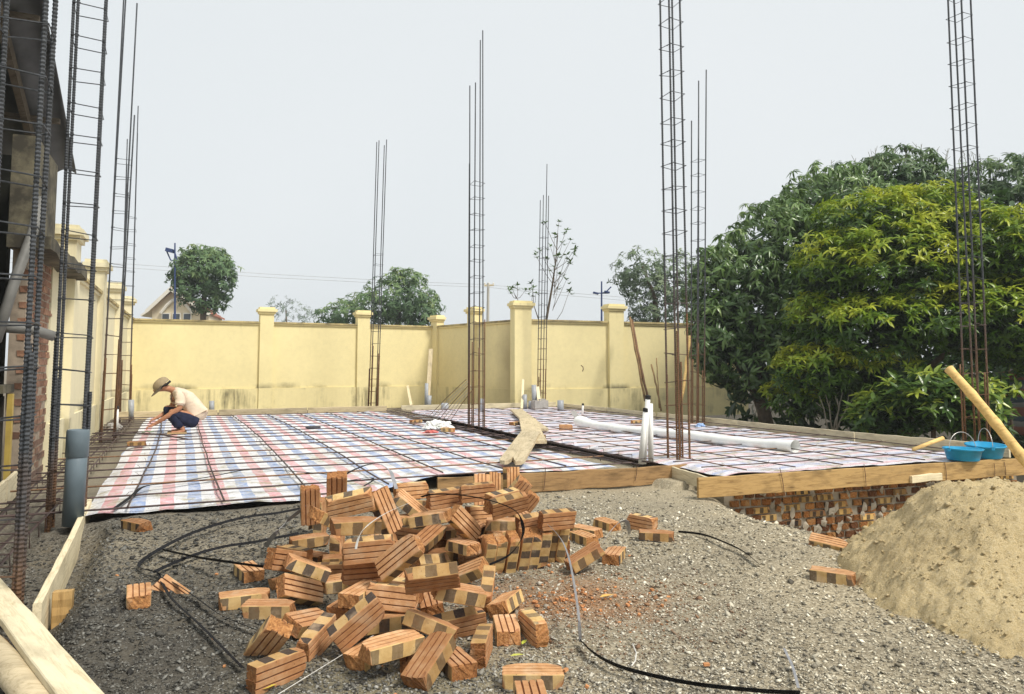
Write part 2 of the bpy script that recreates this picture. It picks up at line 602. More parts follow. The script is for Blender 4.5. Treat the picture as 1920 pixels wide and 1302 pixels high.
# ------------------------------------------------------------------ ground
def ground_mat():
    m = NT('gravel_ground')
    p = m.pos()
    x, y, z = m.sep(p)
    big = m.noise(p, .55, 4, .6)
    mid = m.noise(p, 3.5, 5, .65)
    fine = m.noise(p, 75, 5, .7)
    cell = m.voro(p, 95, 'F1', 'Color')
    cs = m.sep(cell)[0]
    st = m.ramp(cs, [(.0, (.10, .088, .068)), (.35, (.245, .22, .175)), (.7, (.43, .40, .33)), (.95, (.66, .63, .55))])
    colr = m.mix(.55, st, m.ramp(fine, [(.3, (.11, .095, .072)), (.55, (.33, .295, .23)), (.75, (.58, .54, .45))]))
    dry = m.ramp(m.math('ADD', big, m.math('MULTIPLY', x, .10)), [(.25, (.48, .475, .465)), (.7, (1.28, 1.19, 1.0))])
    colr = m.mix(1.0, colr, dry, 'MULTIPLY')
    colr = m.mix(m.ramp(mid, [(.55, (0,) * 3), (.75, (.55,) * 3)]), colr, (.31, .255, .165))
    # ochre soil towards the slab, brick dust round the heap
    def blob(c, r0, r1, sx=1., sy=1.):
        mp = m.n('ShaderNodeMapping')
        mp.inputs['Scale'].default_value = (sx, sy, 0)
        m.l(p, mp.inputs[0])
        d = m.n('ShaderNodeVectorMath', operation='DISTANCE')
        m.l(mp.outputs[0], d.inputs[0])
        d.inputs[1].default_value = (c[0] * sx, c[1] * sy, 0)
        dd = m.math('ADD', d.outputs['Value'], m.math('MULTIPLY', m.math('SUBTRACT', mid, .5), .7))
        return m.ramp(dd, [(r0, (1,) * 3), (r1, (0,) * 3)])
    dust = m.math('MULTIPLY', blob((.24, 3.75), .10, .48, .8, 1.0), m.ramp(fine, [(.35, (.15,) * 3), (.6, (.9,) * 3)]))
    colr = m.mix(dust, colr, (.36, .155, .05))
    moss = m.math('MULTIPLY', blob((-.45, 2.75), .15, .8), .35)
    colr = m.mix(moss, colr, (.15, .13, .055))
    damp = blob((-1.7, 2.8), .6, 2.0, 1.0, .7)
    colr = m.mix(m.math('MULTIPLY', damp, .62), colr, (.040, .037, .032))
    soil = m.n('ShaderNodeMapRange')
    soil.inputs['From Min'].default_value = 6.2
    soil.inputs['From Max'].default_value = 8.0
    m.l(m.math('ADD', y, mid), soil.inputs[0])
    colr = m.mix(m.math('MULTIPLY', soil.outputs[0], .45), colr, (.40, .345, .24))
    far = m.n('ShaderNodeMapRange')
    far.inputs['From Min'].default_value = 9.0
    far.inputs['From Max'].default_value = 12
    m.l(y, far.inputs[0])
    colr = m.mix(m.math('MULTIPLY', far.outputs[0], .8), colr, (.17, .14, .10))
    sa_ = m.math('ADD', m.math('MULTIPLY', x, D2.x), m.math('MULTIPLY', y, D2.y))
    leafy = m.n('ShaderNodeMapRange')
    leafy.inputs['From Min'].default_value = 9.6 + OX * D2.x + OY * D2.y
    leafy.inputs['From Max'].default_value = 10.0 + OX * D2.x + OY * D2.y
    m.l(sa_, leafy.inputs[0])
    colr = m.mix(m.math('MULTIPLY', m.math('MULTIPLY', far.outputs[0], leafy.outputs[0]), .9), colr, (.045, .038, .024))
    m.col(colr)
    m.rough(.95)
    h = m.math('ADD', m.math('MULTIPLY', cs, .5), fine)
    m.bump(h, .9, .012)
    return m.m
M['ground'] = ground_mat()

def axis(lo, hi, step, far, g=1.16):
    a = list(np.arange(lo, hi + 1e-6, step))
    s = step
    up = []
    x = hi
    while x < far:
        s *= g
        x += s
        up.append(x)
    s, x, dn = step, lo, []
    while x > -far:
        s *= g
        x -= s
        dn.append(x)
    return dn[::-1] + a + up

xs, ys = axis(-3.4, 4.2, .045, 180), axis(1.6, 8.2, .045, 180)
gv, gf = [], []
for yy in ys:
    for xx in xs:
        near = 1 - sm(7.5, 10, max(abs(xx) * 1.3, yy))
        a_, b_ = to_site(xx, yy)
        z = zg(xx, yy)
        if near > 0:
            q = Vector((xx, yy, 0))
            z += near * (.014 * noise.noise(q * 2.2) + .010 * noise.noise(q * 6) + .007 * noise.noise(q * 17))
        if a_ > -1.1 and b_ > front_b(min(max(a_, 0), 9.6)) + (.05 if a_ < 5 else .5) and a_ < 9.4:
            z = -.12
        z -= .05 * sm(9, 13, yy)
        z -= .12 * sm(11, 17, yy) * sm(-.2, 1.2, to_site(xx, yy)[0] - 9.3)
        gv.append((xx, yy, z))
nx_ = len(xs)
for j in range(len(ys) - 1):
    for i in range(nx_ - 1):
        k = j * nx_ + i
        gf.append((k, k + 1, k + nx_ + 1, k + nx_))
b = MB(); b.v, b.f, b.m = gv, gf, [0] * len(gf)
tag(b.obj('ground', M['ground'], smooth=True), kind='structure')

# loose stones: each one a little lump, all joined
def stones():
    rs = np.random.RandomState(4)
    N = 135000
    u = rs.rand(N)
    y0, y1 = 2.15, 7.6
    Y = 1 / (1 / y0 + u * (1 / y1 - 1 / y0))
    X = (rs.rand(N) * 2 - 1) * .74 * Y
    a = (X - OX) * D2.x + (Y - OY) * D2.y
    bb = (X - OX) * D1.x + (Y - OY) * D1.y
    fb = np.array([front_b(min(max(t, 0), 9.6)) for t in a])
    keep = (bb < fb - .06) & ((a > .0) | (bb < .2)) & (a > -.75)
    keep &= rs.rand(N) < np.where(X > 1.2, .55, .9)
    X, Y = X[keep], Y[keep]
    n = len(X)
    Z = np.array([zg(x, y) + .014 * noise.noise(Vector((x, y, 0)) * 2.2) + .010 * noise.noise(Vector((x, y, 0)) * 6) + .007 * noise.noise(Vector((x, y, 0)) * 17) for x, y in zip(X, Y)])
    s = np.clip(rs.lognormal(math.log(.0036), .45, n), .0018, .014) * (1 + .22 * (Y - 2.4).clip(0, 3))
    base = np.array([(1, 0, 0), (0, 1, 0), (-1, 0, 0), (0, -1, 0), (0, 0, 1), (0, 0, -1)], float)
    tri = np.array([(0, 1, 4), (1, 2, 4), (2, 3, 4), (3, 0, 4), (1, 0, 5), (2, 1, 5), (3, 2, 5), (0, 3, 5)])
    V = base[None] * (1 + rs.uniform(-.35, .35, (n, 6, 3)))+ rs.uniform(-.25, .25, (n, 6, 3))
    V *= np.stack([s * rs.uniform(.8, 1.5, n), s, s * rs.uniform(.28, .6, n)], -1)[:, None]
    an = rs.rand(n) * 6.283
    c, s_ = np.cos(an)[:, None], np.sin(an)[:, None]
    tz = rs.uniform(-.7, .7, (n, 1))
    x, y, z = V[..., 0], V[..., 1], V[..., 2]
    z = z + x * tz
    V = np.stack([x * c - y * s_ + X[:, None], x * s_ + y * c + Y[:, None], z + Z[:, None] + s[:, None] * .25], -1)
    me = bpy.data.meshes.new('gravel')
    me.vertices.add(n * 6)
    me.vertices.foreach_set('co', V.reshape(-1))
    T = (tri[None] + (np.arange(n) * 6)[:, None, None]).reshape(-1)
    me.loops.add(len(T)); me.loops.foreach_set('vertex_index', T)
    me.polygons.add(n * 8); me.polygons.foreach_set('loop_start', np.arange(n * 8) * 3)
    me.update()
    m = NT('crushed_stone')
    g = m.n('ShaderNodeNewGeometry').outputs['Random Per Island']
    colr = m.ramp(g, [(0, (.06, .056, .05)), (.3, (.18, .17, .148)), (.7, (.36, .345, .30)), (.94, (.58, .56, .50)), (1, (.74, .72, .66))])
    p = m.pos(); x_ = m.sep(p)[0]
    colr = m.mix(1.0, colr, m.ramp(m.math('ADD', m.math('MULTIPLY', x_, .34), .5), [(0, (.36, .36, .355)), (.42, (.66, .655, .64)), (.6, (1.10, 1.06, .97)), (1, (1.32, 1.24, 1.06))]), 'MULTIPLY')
    d = m.n('ShaderNodeVectorMath', operation='DISTANCE'); m.l(p, d.inputs[0]); d.inputs[1].default_value = (.35, 3.75, -.08)
    k = m.ramp(m.math('ADD', d.outputs['Value'], m.math('MULTIPLY', m.math('SUBTRACT', g, .5), .9)), [(.15, (.6,) * 3), (.55, (0,) * 3)])
    colr = m.mix(k, colr, (.36, .17, .07))
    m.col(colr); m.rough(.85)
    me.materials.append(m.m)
    o = bpy.data.objects.new('gravel', me); C.objects.link(o)
    tag(o, 'loose grey crushed stone scattered over the ground before the slab', 'gravel', kind='stuff')
stones()

# ------------------------------------------------------------------ slab: tarpaulins
def tarp_mat(name, period, along, white, wash):
    m = NT(name)
    v = m.coord('Object')
    x, y, z = m.sep(v)
    n1 = m.noise(v, 1.6, 4)
    n2 = m.noise(v, 7, 6, .65)
    n3 = m.noise(v, 40, 3)
    t = x if along == 'x' else y
    t = m.math('ADD', t, m.math('MULTIPLY', m.math('SUBTRACT', n1, .5), .05))
    f = m.math('FRACT', m.math('DIVIDE', t, period))
    red, blue = (.66, .20, .22), (.14, .26, .54)
    wmix = lambda c: tuple(c[i] * (1 - wash) + white[i] * wash for i in range(3))
    colr = m.ramp(f, [(0, white), (.245, white), (.255, wmix(red)), (.495, wmix(red)), (.505, white), (.745, white), (.755, wmix(blue)), (.995, wmix(blue)), (1, white)])
    fade = m.ramp(m.noise(v, 13, 5, .7), [(.40, (0,) * 3), (.60, (.95,) * 3)])
    colr = m.mix(m.math('MULTIPLY', fade, .62), colr, white)
    dirtm = m.math('MULTIPLY', m.ramp(n2, [(.44, (0,) * 3), (.64, (1,) * 3)]), m.ramp(n1, [(.38, (.15,) * 3), (.58, (.9,) * 3)]))
    fr = m.n('ShaderNodeMapRange')
    fr.inputs['From Min'].default_value = 7.5; fr.inputs['From Max'].default_value = .3
    m.l(y, fr.inputs[0])
    dirtm = m.math('MULTIPLY', dirtm, m.math('ADD', m.math('MULTIPLY', fr.outputs[0], 1.1), .10))
    colr = m.mix(dirtm, colr, m.ramp(n3, [(.35, (.24, .22, .14)), (.65, (.50, .43, .25))]))
    # crumbs of gravel near the front edge
    cr_ = m.voro(v, 34)
    fe = m.n('ShaderNodeMapRange')
    fe.inputs['From Min'].default_value = 1.6; fe.inputs['From Max'].default_value = 0
    m.l(y, fe.inputs[0])
    sp = m.math('MULTIPLY', m.math('LESS_THAN', cr_, m.math('MULTIPLY', m.math('MULTIPLY', fe.outputs[0], n2), .42)), 1.0)
    colr = m.mix(m.math('MULTIPLY', sp, .8), colr, (.16, .14, .11))
    m.col(colr)
    m.rough(.55)
    m.bump(m.math('ADD', n1, m.math('MULTIPLY', n2, .35)), .5, .04)
    return m.m
WHT = (.71, .71, .73)
M['tarp'] = tarp_mat('striped_tarpaulin', .40, 'x', WHT, .22)
M['tarp_pale'] = tarp_mat('washed_striped_tarpaulin', .40, 'y', (.69, .665, .715), .50)

def tarp(name, a0, a1, off, b1, mat_, label, seed, blunt=0.0):
    """sheet in plot coordinates, wrinkled, with its front edge following the formwork"""
    nu, nv = int((a1 - a0) / .05), 230
    vs_, fs_ = [], []
    for j in range(nv + 1):
        for i in range(nu + 1):
            a = a0 + (a1 - a0) * i / nu
            fb = front_b(a) + off
            # ragged far end
            be = b1 + .12 * noise.noise(Vector((a * 1.3, seed, 0)))
            t = (j / nv) ** 1.25
            bb = fb + (be - fb) * t
            aa = a + .03 * noise.noise(Vector((bb * .8, seed + 5, 0))) * (1 if i in (0, nu) else .4)
            q = Vector((aa, bb, seed))
            cre = max(0, 1 - 5 * abs(noise.noise(Vector((aa * .9, bb * .55, seed + 20))))) + .7 * max(0, 1 - 6 * abs(noise.noise(Vector((aa * 1.7 + 5, bb * 1.4, seed + 31)))))
            z = .013 * cre + .012 * noise.noise(q * 1.4) + .008 * noise.noise(q * 4.2) + .004 * noise.noise(q * 11)
            edge = min(i, nu - i) * .05
            z += .030 * max(0, 1 - (be - bb) / .5) * (noise.noise(Vector((aa * 3, 2, seed))) + .45)
            z -= .03 * max(0, 1 - edge / .12)
            vs_.append((aa, bb, z))
    for j in range(nv):
        for i in range(nu):
            k = j * (nu + 1) + i
            fs_.append((k, k + 1, k + nu + 2, k + nu + 1))
    b = MB(); b.add(vs_, fs_)
    o = b.obj(name, mat_, smooth=True)
    o.location = (OX, OY, 0.0)
    o.rotation_euler = (0, 0, PHI)
    return tag(o, label, 'tarpaulin')
tarp('striped_tarpaulin', 0.0, 4.93, .03, 10.55, M['tarp'], 'red, white and blue striped plastic sheet on which the worker squats', 3)
tarp('striped_tarpaulin', 5.5, 9.34, .06, 10.6, M['tarp_pale'], 'washed-out pink and white striped sheet on the right bay, beneath the rolled white film', 9)

# beam cage lying in the trench between the two bays
def beam_cage(a, w_, b0, b1, label, nb=3, rung=.34):
    e = empty('beam_cage', site(a, b0, 0), label, 'rebar cage')
    for k in range(nb):
        o_ = (k / (nb - 1) - .5) * w_
        pts = [site(a + o_ + rnd.uniform(-.02, .02), b0 + (b1 - b0) * t / 8, .005 + rnd.uniform(-.01, .012) + (.03 if k % 2 else 0)) for t in range(9)]
        q = MB(); q.tube(pts, .0085, 5); q.obj('long_bar', M['mesh_bar'], e)
    t = b0 + .1
    while t < b1:
        q = MB()
        q.tube([site(a - w_/2, t, -.04), site(a - w_/2, t, .06), site(a + w_/2, t + rnd.uniform(-.03, .03), .06), site(a + w_/2, t, -.04)], .0045, 4)
        q.obj('stirrup', M['mesh_bar'], e)
        t += rung * rnd.uniform(.85, 1.15)
    return e
beam_cage(-.36, .34, -2.3, 10.4, 'long flat rebar cage lying in the strip between the sheet and the left wall', 4, .30)
beam_cage(5.21, .24, .65, 11.0, 'long flat rebar cage lying in the trench between the two sheeted bays')

# steel mesh, bar by bar
def rebar_mat(name, a0, a1, b1, label, na, nb, ext0=0.0, jit=.03, r=.0078, rusty=.25):
    e = empty(name, site((a0 + a1) / 2, 5, 0), label, 'rebar mesh')
    for k in range(nb):
        b_ = .05 + (b1 - .2) * k / (nb - 1)
        s_, f_ = a0 - ext0, a1
        # start where the slab starts
        pts = []
        dz = rnd.uniform(0, .012)
        sl_ = rnd.uniform(-.06, .06)
        for t in range(13):
            a = s_ + (f_ - s_) * t / 12
            bb = b_ + sl_ * (t / 12 - .5) + rnd.uniform(-1, 1) * .008
            if bb < front_b(min(max(a, 0), 9.5)) + .04:
                continue
            pts.append(site(a, bb, .034 + dz + .006 * noise.noise(Vector((a, b_ * 3, 1)))))
        if len(pts) < 2: continue
        q = MB(); q.tube(pts, r, 5); q.obj('cross_bar', M['mesh_bar'] if rnd.random() > rusty * .5 else M['rust'], e)
    for k in range(na):
        a_ = a0 + .28 + (a1 - a0 - .4) * k / max(1, na - 1) + rnd.uniform(-jit, jit)
        bow = rnd.uniform(-.10, .10)
        pts = []
        f0 = front_b(a_) + .02
        for t in range(17):
            bb = f0 + (b1 - f0) * t / 16
            pts.append(site(a_ + bow * math.sin(t / 16 * math.pi) + rnd.uniform(-1, 1) * .008, bb, .046 + .006 * noise.noise(Vector((a_ * 3, bb, 4)))))
        q = MB(); q.tube(pts, r, 5); q.obj('long_bar', M['rust'] if rnd.random() < rusty else M['mesh_bar'], e)
    # tie wires at crossings near the camera: one small part
    q = MB()
    for i in range(na):
        for k in range(min(nb, 9)):
            a_ = a0 + .28 + (a1 - a0 - .4) * i / max(1, na - 1)
            b_ = .05 + (b1 - .2) * k / (nb - 1)
            if b_ < front_b(a_) + .1: continue
            c = site(a_ + rnd.uniform(-.02, .02), b_, .05)
            d = Vector((rnd.uniform(-1, 1), rnd.uniform(-1, 1), .6)) * .03
            q.tube([c - d * .6, c + Vector((0, 0, .012)), c + d], .0022, 3)
    o = q.obj('tie_wire', M['wire'], e); o['kind'] = 'stuff'
    return e
rebar_mat('rebar_mat', 0.0, 5.0, 10.5, 'grid of thin dark bars tied over the red, white and blue sheet', 8, 19, ext0=.62)
rebar_mat('rebar_mat', 5.45, 9.35, 10.5, 'grid of thin dark bars tied over the washed-out pink sheet', 7, 21, r=.0062, rusty=.4)

# ------------------------------------------------------------------ formwork timber
M_f, M_o = M['wood_form'], M['wood_ochre']
def wires(pl, pts):
    for p0, p1 in pts:
        q = MB(); q.tube([p0, (p0 + p1) / 2 + Vector((.004, -.004, 0)), p1], .0035, 4)
        q.obj('tie_wire', M['wire'], pl)
UP = Vector((0, 0, 1))
# two front boards (ends measured on the ground, tops at slab level)
fb = plank('formwork_plank', site(2.86, .68, -.085), site(5.60, .50, -.085), .028, .185, M['wood_brown'],
    'brown wet plank on edge in front of the left bay, right behind the brick heap', 'plank', seg=14, wob=.006)
def on_face(a, b, z): return site(a, b - .018, z)
wires(fb, [(on_face(3.95, .60, .06), on_face(3.93, .60, -.16)), (on_face(4.98, .53, .03), on_face(4.95, .53, -.13))])
fb = plank('formwork_plank', site(5.12, -.30, -.09), site(9.62, -.60, -.09), .03, .19, M_o,
    'long ochre plank on edge over the brick footing and below the blue buckets', 'plank', seg=20, wob=.005)
wires(fb, [(on_face(6.05, -.37, .06), on_face(6.10, -.37, -.19)), (on_face(7.12, -.44, .05), on_face(7.14, -.44, -.19)),
           (on_face(8.25, -.515, .02), on_face(8.27, -.515, -.18)), (on_face(9.0, -.565, -.03), on_face(9.0, -.565, -.17)), (on_face(9.16, -.575, -.02), on_face(9.18, -.575, -.17))])
plank('formwork_plank', site(7.75, -.50, -.14), site(8.18, -.53, -.13), .045, .075, M_f,
    'short pale cement-caked offcut nailed to the long ochre plank', 'plank', seg=6, wob=.006)
plank('formwork_plank', site(5.42, .52, -.07), site(5.36, -.26, -.09), .028, .13, M['wood_form'],
    'short pale board closing the step between the two front planks', 'plank')
# right edge, five boards end to end
prev = 10.85
for k, (b0, b1) in enumerate([(10.8, 8.55), (8.52, 6.6), (6.57, 4.2), (4.17, 1.75), (1.72, -.45)]):
    lab = ['pale edge board of the right bay, farthest of the row, by the yellow wall pillar', 'pale edge board of the right bay behind the middle rebar columns',
           'pale edge board of the right bay in front of the dark tree trunk', 'pale edge board of the right bay in front of the leafless shrub', 'pale edge board of the right bay behind the two blue buckets'][k]
    plank('formwork_plank', site(9.48 + rnd.uniform(-.02, .02), b0, .035), site(9.48 + rnd.uniform(-.02, .02), b1, .035 + (.03 if k == 4 else 0)), .03, .15, M_f, lab, 'plank', 'edge boards of the right bay')
# far edge
for a0, a1, lab in [(-.5, 1.35, 'grey board at the far edge behind the squatting worker'), (1.38, 3.2, 'grey far edge board between the worker and the left wall pillars'),
                    (3.22, 5.0, 'grey far edge board below the thin rebar column at the back'), (5.35, 7.4, 'pale far edge board behind the centre rebar column'), (7.45, 9.4, 'pale far edge board beside the grey pipes')]:
    plank('formwork_plank', site(a0, 10.9, .05), site(a1, 10.9, .05), .03, .16, M['wood_grey'] if a0 < 5 else M_f, lab, 'plank', 'far edge boards')
# left edge along the house wall
plank('formwork_plank', site(-.66, 1.2, .03), site(-.78, 4.6, .04), .03, .22, M_f, 'pale board on edge at the foot of the left wall, behind the blue-grey pipe', 'plank')
plank('formwork_plank', site(-.58, -1.9, .0), site(-.66, 1.15, .03), .03, .22, M_f, 'cement-splashed board on edge at the foot of the ribbed near rebar column', 'plank')
# near left board and its stake
p0, p1 = at_z(168, 938, .01), at_z(70, 1135, .01)
plank('formwork_plank', p0 - UP * .10, p1 - UP * .10, .035, .215, M_f, 'cement-white board on edge in the left foreground, running from the blue-grey pipe toward the camera', 'plank', seg=14, wob=.004)
q = at_z(118, 1130, -.06)
plank('wooden_stake', q - UP * .30, q + UP * .055, .085, .045, M['wood_ochre'], 'squat ochre stake propping the near left board', 'stake', up=Vector((.3, -1, 0)), wob=.004)
# loose timber in the corner
plank('loose_plank', at_z(-60, 1050, -.0), at_z(215, 1390, -.0), .115, .035, M['wood_form'], 'pale plank lying diagonally across the bottom left corner, dotted with nail holes', 'plank', seg=12)
plank('loose_plank', at_z(-80, 1130, -.05), at_z(118, 1345, -.05), .05, .045, M['wood_brown'], 'narrow brown batten between the pale plank and the round pole in the bottom left corner', 'plank')
b = MB(); b.tube([at_z(-70, 1160, -.05), at_z(10, 1245, -.055), at_z(110, 1365, -.06)], [.05, .053, .05], 14)
tag(b.obj('round_pole', M['wood_grey'], smooth=True), 'grey round pole in the very bottom left corner of the picture', 'pole')

# walkway planks on the slab
def flat_plank(name, cpts, wd, th, m, label, z):
    c0, c1 = at_z(*cpts[0], z), at_z(*cpts[1], z)
    return plank(name, c0, c1, wd, th, m, label, 'plank', 'walkway planks on the slab')
flat_plank('walkway_plank', [(968, 769), (1012, 806)], .27, .04, M['wood_grey'], 'far pale plank laid over the mesh toward the wall pillar', .075)
flat_plank('walkway_plank', [(989, 787), (1003, 829)], .29, .04, M['wood_grey'], 'middle pale plank bridging the two others on the mesh', .125)
# the near one has a split end
c0, c1 = at_z(995, 812, .17), at_z(958, 868, .075)
mw, ln = frame(c0, c1)
b = MB()
out = [(-ln/2, -.13), (ln/2 - .12, -.132), (ln/2 - .02, -.11), (ln/2, -.065), (ln/2 - .03, -.03), (ln/2 - .26, -.005), (ln/2 - .10, .02), (ln/2 + .02, .05), (ln/2, .105), (ln/2 - .10, .13), (-ln/2, .13)]
b.prism(out, -.02, .02)
tag(link_copy(b.mesh('walkway_plank', M['wood_grey']), 'walkway_plank', mw), 'near pale plank with a split end, crossing the beam trench', 'plank', 'walkway planks on the slab')
b = MB(); b.box(at_z(1013, 822, .06), (.12, .1, .1), Matrix.Rotation(.5, 3, 'Z')); tag(b.obj('wood_block', M['wood_brown']), 'small dark block propping the bend of the walkway planks', 'block')

# ------------------------------------------------------------------ boundary walls
WT = 2.25                                    # wall height over the slab
WB = -.16
def wall_run(name, p0, p1, label, pillars, mat_, left_norm=1, th=.16, cop=None):
    """p0->p1 in plan; pillars = list of (t, height above WT, half width)"""
    p0, p1 = Vector((p0[0], p0[1], 0)), Vector((p1[0], p1[1], 0))
    d = (p1 - p0).normalized(); ln = (p1 - p0).length
    nrm = Vector((d.y, -d.x, 0)) * left_norm       # face toward the yard
    e = empty(name, p0, label, 'wall')
    back = p0 - nrm * (th / 2)
    def slab_(s0, s1, z0, z1, front, backd, nm, mt):
        b = MB()
        q = [p0 + d * s0 + nrm * front, p0 + d * s1 + nrm * front, p0 + d * s1 - nrm * backd, p0 + d * s0 - nrm * backd]
        b.prism([(v.x, v.y) for v in q], z0, z1)
        return b.obj(nm, mt, e)
    slab_(0, ln, .45, WT - .09, 0, th, 'wall_panel', mat_)
    slab_(0, ln, -.35, .448, .035, th, 'plinth', mat_)
    slab_(-.0, ln, WT - .088, WT - .045, .035, th + .035, 'coping_ledge', mat_)
    slab_(-.0, ln, WT - .043, WT, .065, th + .065, 'coping', cop or M['coping'])
    for s_, hh, hw in pillars:
        b = MB()
        def sq(r, z0, z1, ex=0.0):
            q = [p0 + d * (s_ - r) + nrm * (r * .42 + ex), p0 + d * (s_ + r) + nrm * (r * .42 + ex), p0 + d * (s_ + r) - nrm * (th + r * .42 - .05), p0 + d * (s_ - r) - nrm * (th + r * .42 - .05)]
            b.prism([(v.x, v.y) for v in q], z0, z1)
        sq(hw, -.35, WT + hh)
        pl = b.obj('pillar', mat_, e)
        b = MB()
        sq(hw + .035, WT + hh - .10, WT + hh - .045, .02)
        sq(hw + .075, WT + hh - .043, WT + hh + .03, .04)
        sq(hw + .02, WT + hh + .032, WT + hh + .085, .01)
        b.obj('pillar_cap', mat_, pl)
    return e
A_ = (-9.6, 18.7); P3 = (-2.36, 22.4); P5 = (.25, 19.0); PE = (6.85, 21.7)
L0 = (-9.6 + .433 * 10.8, 18.7 - 10.8)
back_len = (Vector(P3) - Vector(A_)).length
wall_run('boundary_wall', A_, P3, 'long yellow plastered wall at the back left, behind the squatting worker', [(3.27, .31, .18), (5.95, .31, .18)], M['plaster'])
wall_run('boundary_wall', (P3[0] + .0, P3[1] - .0), P5, 'short yellow wall turning toward the camera, browned by smoke next to the corner pillar', [(.10, .23, .17), (2.08, .36, .18)], M['plaster_jog'])
wall_run('boundary_wall', P5, PE, 'yellow wall on the right of the corner pillar, ending under the dark trees', [(.0, .38, .235), (2.74, .38, .225)], M['plaster'])
wall_run('boundary_wall', L0, A_, 'pale wall along the left side, seen end on beyond the old house', [(1.2, .42, .2), (4.4, .42, .2), (7.4, .36, .19), (10.6, .36, .19)], M['plaster_left'], 1)
# the iron loop left in the wall
b = MB(); c = at_y(1091, 690, 19.25)
b.tube([c + Vector((-.02, 0, .06)), c + Vector((.02, -.05, .03)), c + Vector((.03, -.06, -.03)), c + Vector((.02, 0, -.09))], .012, 6)
tag(b.obj('iron_hook', M['wire']), 'small rusty iron hook sticking out of the right yellow wall', 'hook')

M['wood_dark'] = wood('sooty_timber', (.13, .11, .085), (.05, .04, .03), .5)
# ------------------------------------------------------------------ old house at the left edge
WX = lambda Y: -9.6 + .433 * (18.7 - Y)      # yard face of the house, in line with the side wall
def wp(Y, z, out=0.0):                        # point on that face; out>0 toward the yard
    return Vector((WX(Y), Y, z)) + D2 * out
house = empty('old_house', wp(7.0, 0), 'dark weathered brick house at the left edge with a corrugated roof', 'house')
def face_box(Y0, Y1, z0, z1, out0, out1, nm, mt, par=house):
    b = MB()
    q = [wp(Y0, 0, out1), wp(Y1, 0, out1), wp(Y1, 0, out0), wp(Y0, 0, out0)]
    b.prism([(v.x, v.y) for v in q][::-1], z0, z1)
    return b.obj(nm, mt, par)
face_box(6.74, 7.86, -.35, 2.2, -.13, -.012, 'mortar_core', plain('old_mortar', (.30, .245, .185), .95, .25, 12))
face_box(6.85, 7.90, 2.21, 3.22, -.20, .0, 'upper_wall', M['plaster_mould'])
b = MB()                                       # ragged weathered slab over the brick pier
b.beam(wp(6.6, 2.17, .02), wp(8.9, 2.17, .02), .34, .12, seg=9, wob=.02)
b.obj('stone_ledge', M['plaster_mould'], house)
def red_brick():
    m = NT('old_red_brick')
    n1 = m.noise(m.pos(), 14, 5, .65)
    r_ = m.rand()
    c = m.ramp(n1, [(.3, (.16, .085, .055)), (.55, (.28, .155, .10)), (.8, (.38, .25, .17))])
    c = m.mix(1.0, c, m.ramp(r_, [(0, (.6, .55, .52)), (.6, (1, 1, 1)), (1, (1.15, 1.1, 1.0))]), 'MULTIPLY')
    z = m.sep(m.pos())[2]
    k = m.n('ShaderNodeMapRange'); k.inputs['From Min'].default_value = .75; k.inputs['From Max'].default_value = .0
    m.l(m.math('ADD', z, m.math('MULTIPLY', m.math('SUBTRACT', n1, .5), .8)), k.inputs[0])
    c = m.mix(m.math('MULTIPLY', k.outputs[0], .6), c, (.13, .10, .085))
    m.col(c); m.rough(.95); m.bump(n1, .5, .006)
    return m.m
M['red_brick'] = red_brick()
bb_ = []
for v in range(4):
    b = MB(); b.box((0, 0, 0), (.205, .06, .058))
    b.v = [tuple(Vector(p) + Vector((rnd.uniform(-.006, .006), rnd.uniform(-.006, .006), rnd.uniform(-.004, .004)))) for p in b.v]
    bb_.append(b.mesh('brick', M['red_brick']))
alongY = Vector((-.397, .918, 0))
ang_f = math.atan2(alongY.y, alongY.x)
nbr = 0
for k in range(33):
    z = -.25 + k * .0735
    t = (.0 if k % 2 else -.11)
    while t < 1.22:
        if rnd.random() > .03 and t > -.05:
            p = wp(6.78, z + .03, -.036 + rnd.uniform(-.006, .006)) + alongY * (t + .05)
            link_copy(bb_[rnd.randrange(4)], 'brick', Matrix.Translation(p) @ Matrix.Rotation(ang_f + rnd.uniform(-.02, .02), 4, 'Z'), house)
            nbr += 1
        t += .222
# opening with yellow jamb, dark room behind
face_box(6.50, 6.56, -.3, .82, -.07, -.03, 'door_jamb', plain('yellow_painted_jamb', (.46, .33, .08), .6, .2, 6))
face_box(6.3, 6.7, .83, .90, -.4, -.06, 'lintel', M['plaster_mould'])
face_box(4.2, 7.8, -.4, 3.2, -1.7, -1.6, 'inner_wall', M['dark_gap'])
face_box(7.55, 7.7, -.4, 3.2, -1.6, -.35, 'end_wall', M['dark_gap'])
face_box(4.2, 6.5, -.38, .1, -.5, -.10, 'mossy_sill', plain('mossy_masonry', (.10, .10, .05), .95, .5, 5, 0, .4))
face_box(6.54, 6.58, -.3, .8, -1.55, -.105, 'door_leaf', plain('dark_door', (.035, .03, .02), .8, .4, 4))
face_box(4.0, 4.1, -.4, 3.6, -1.7, .0, 'near_wall', M['dark_gap'])
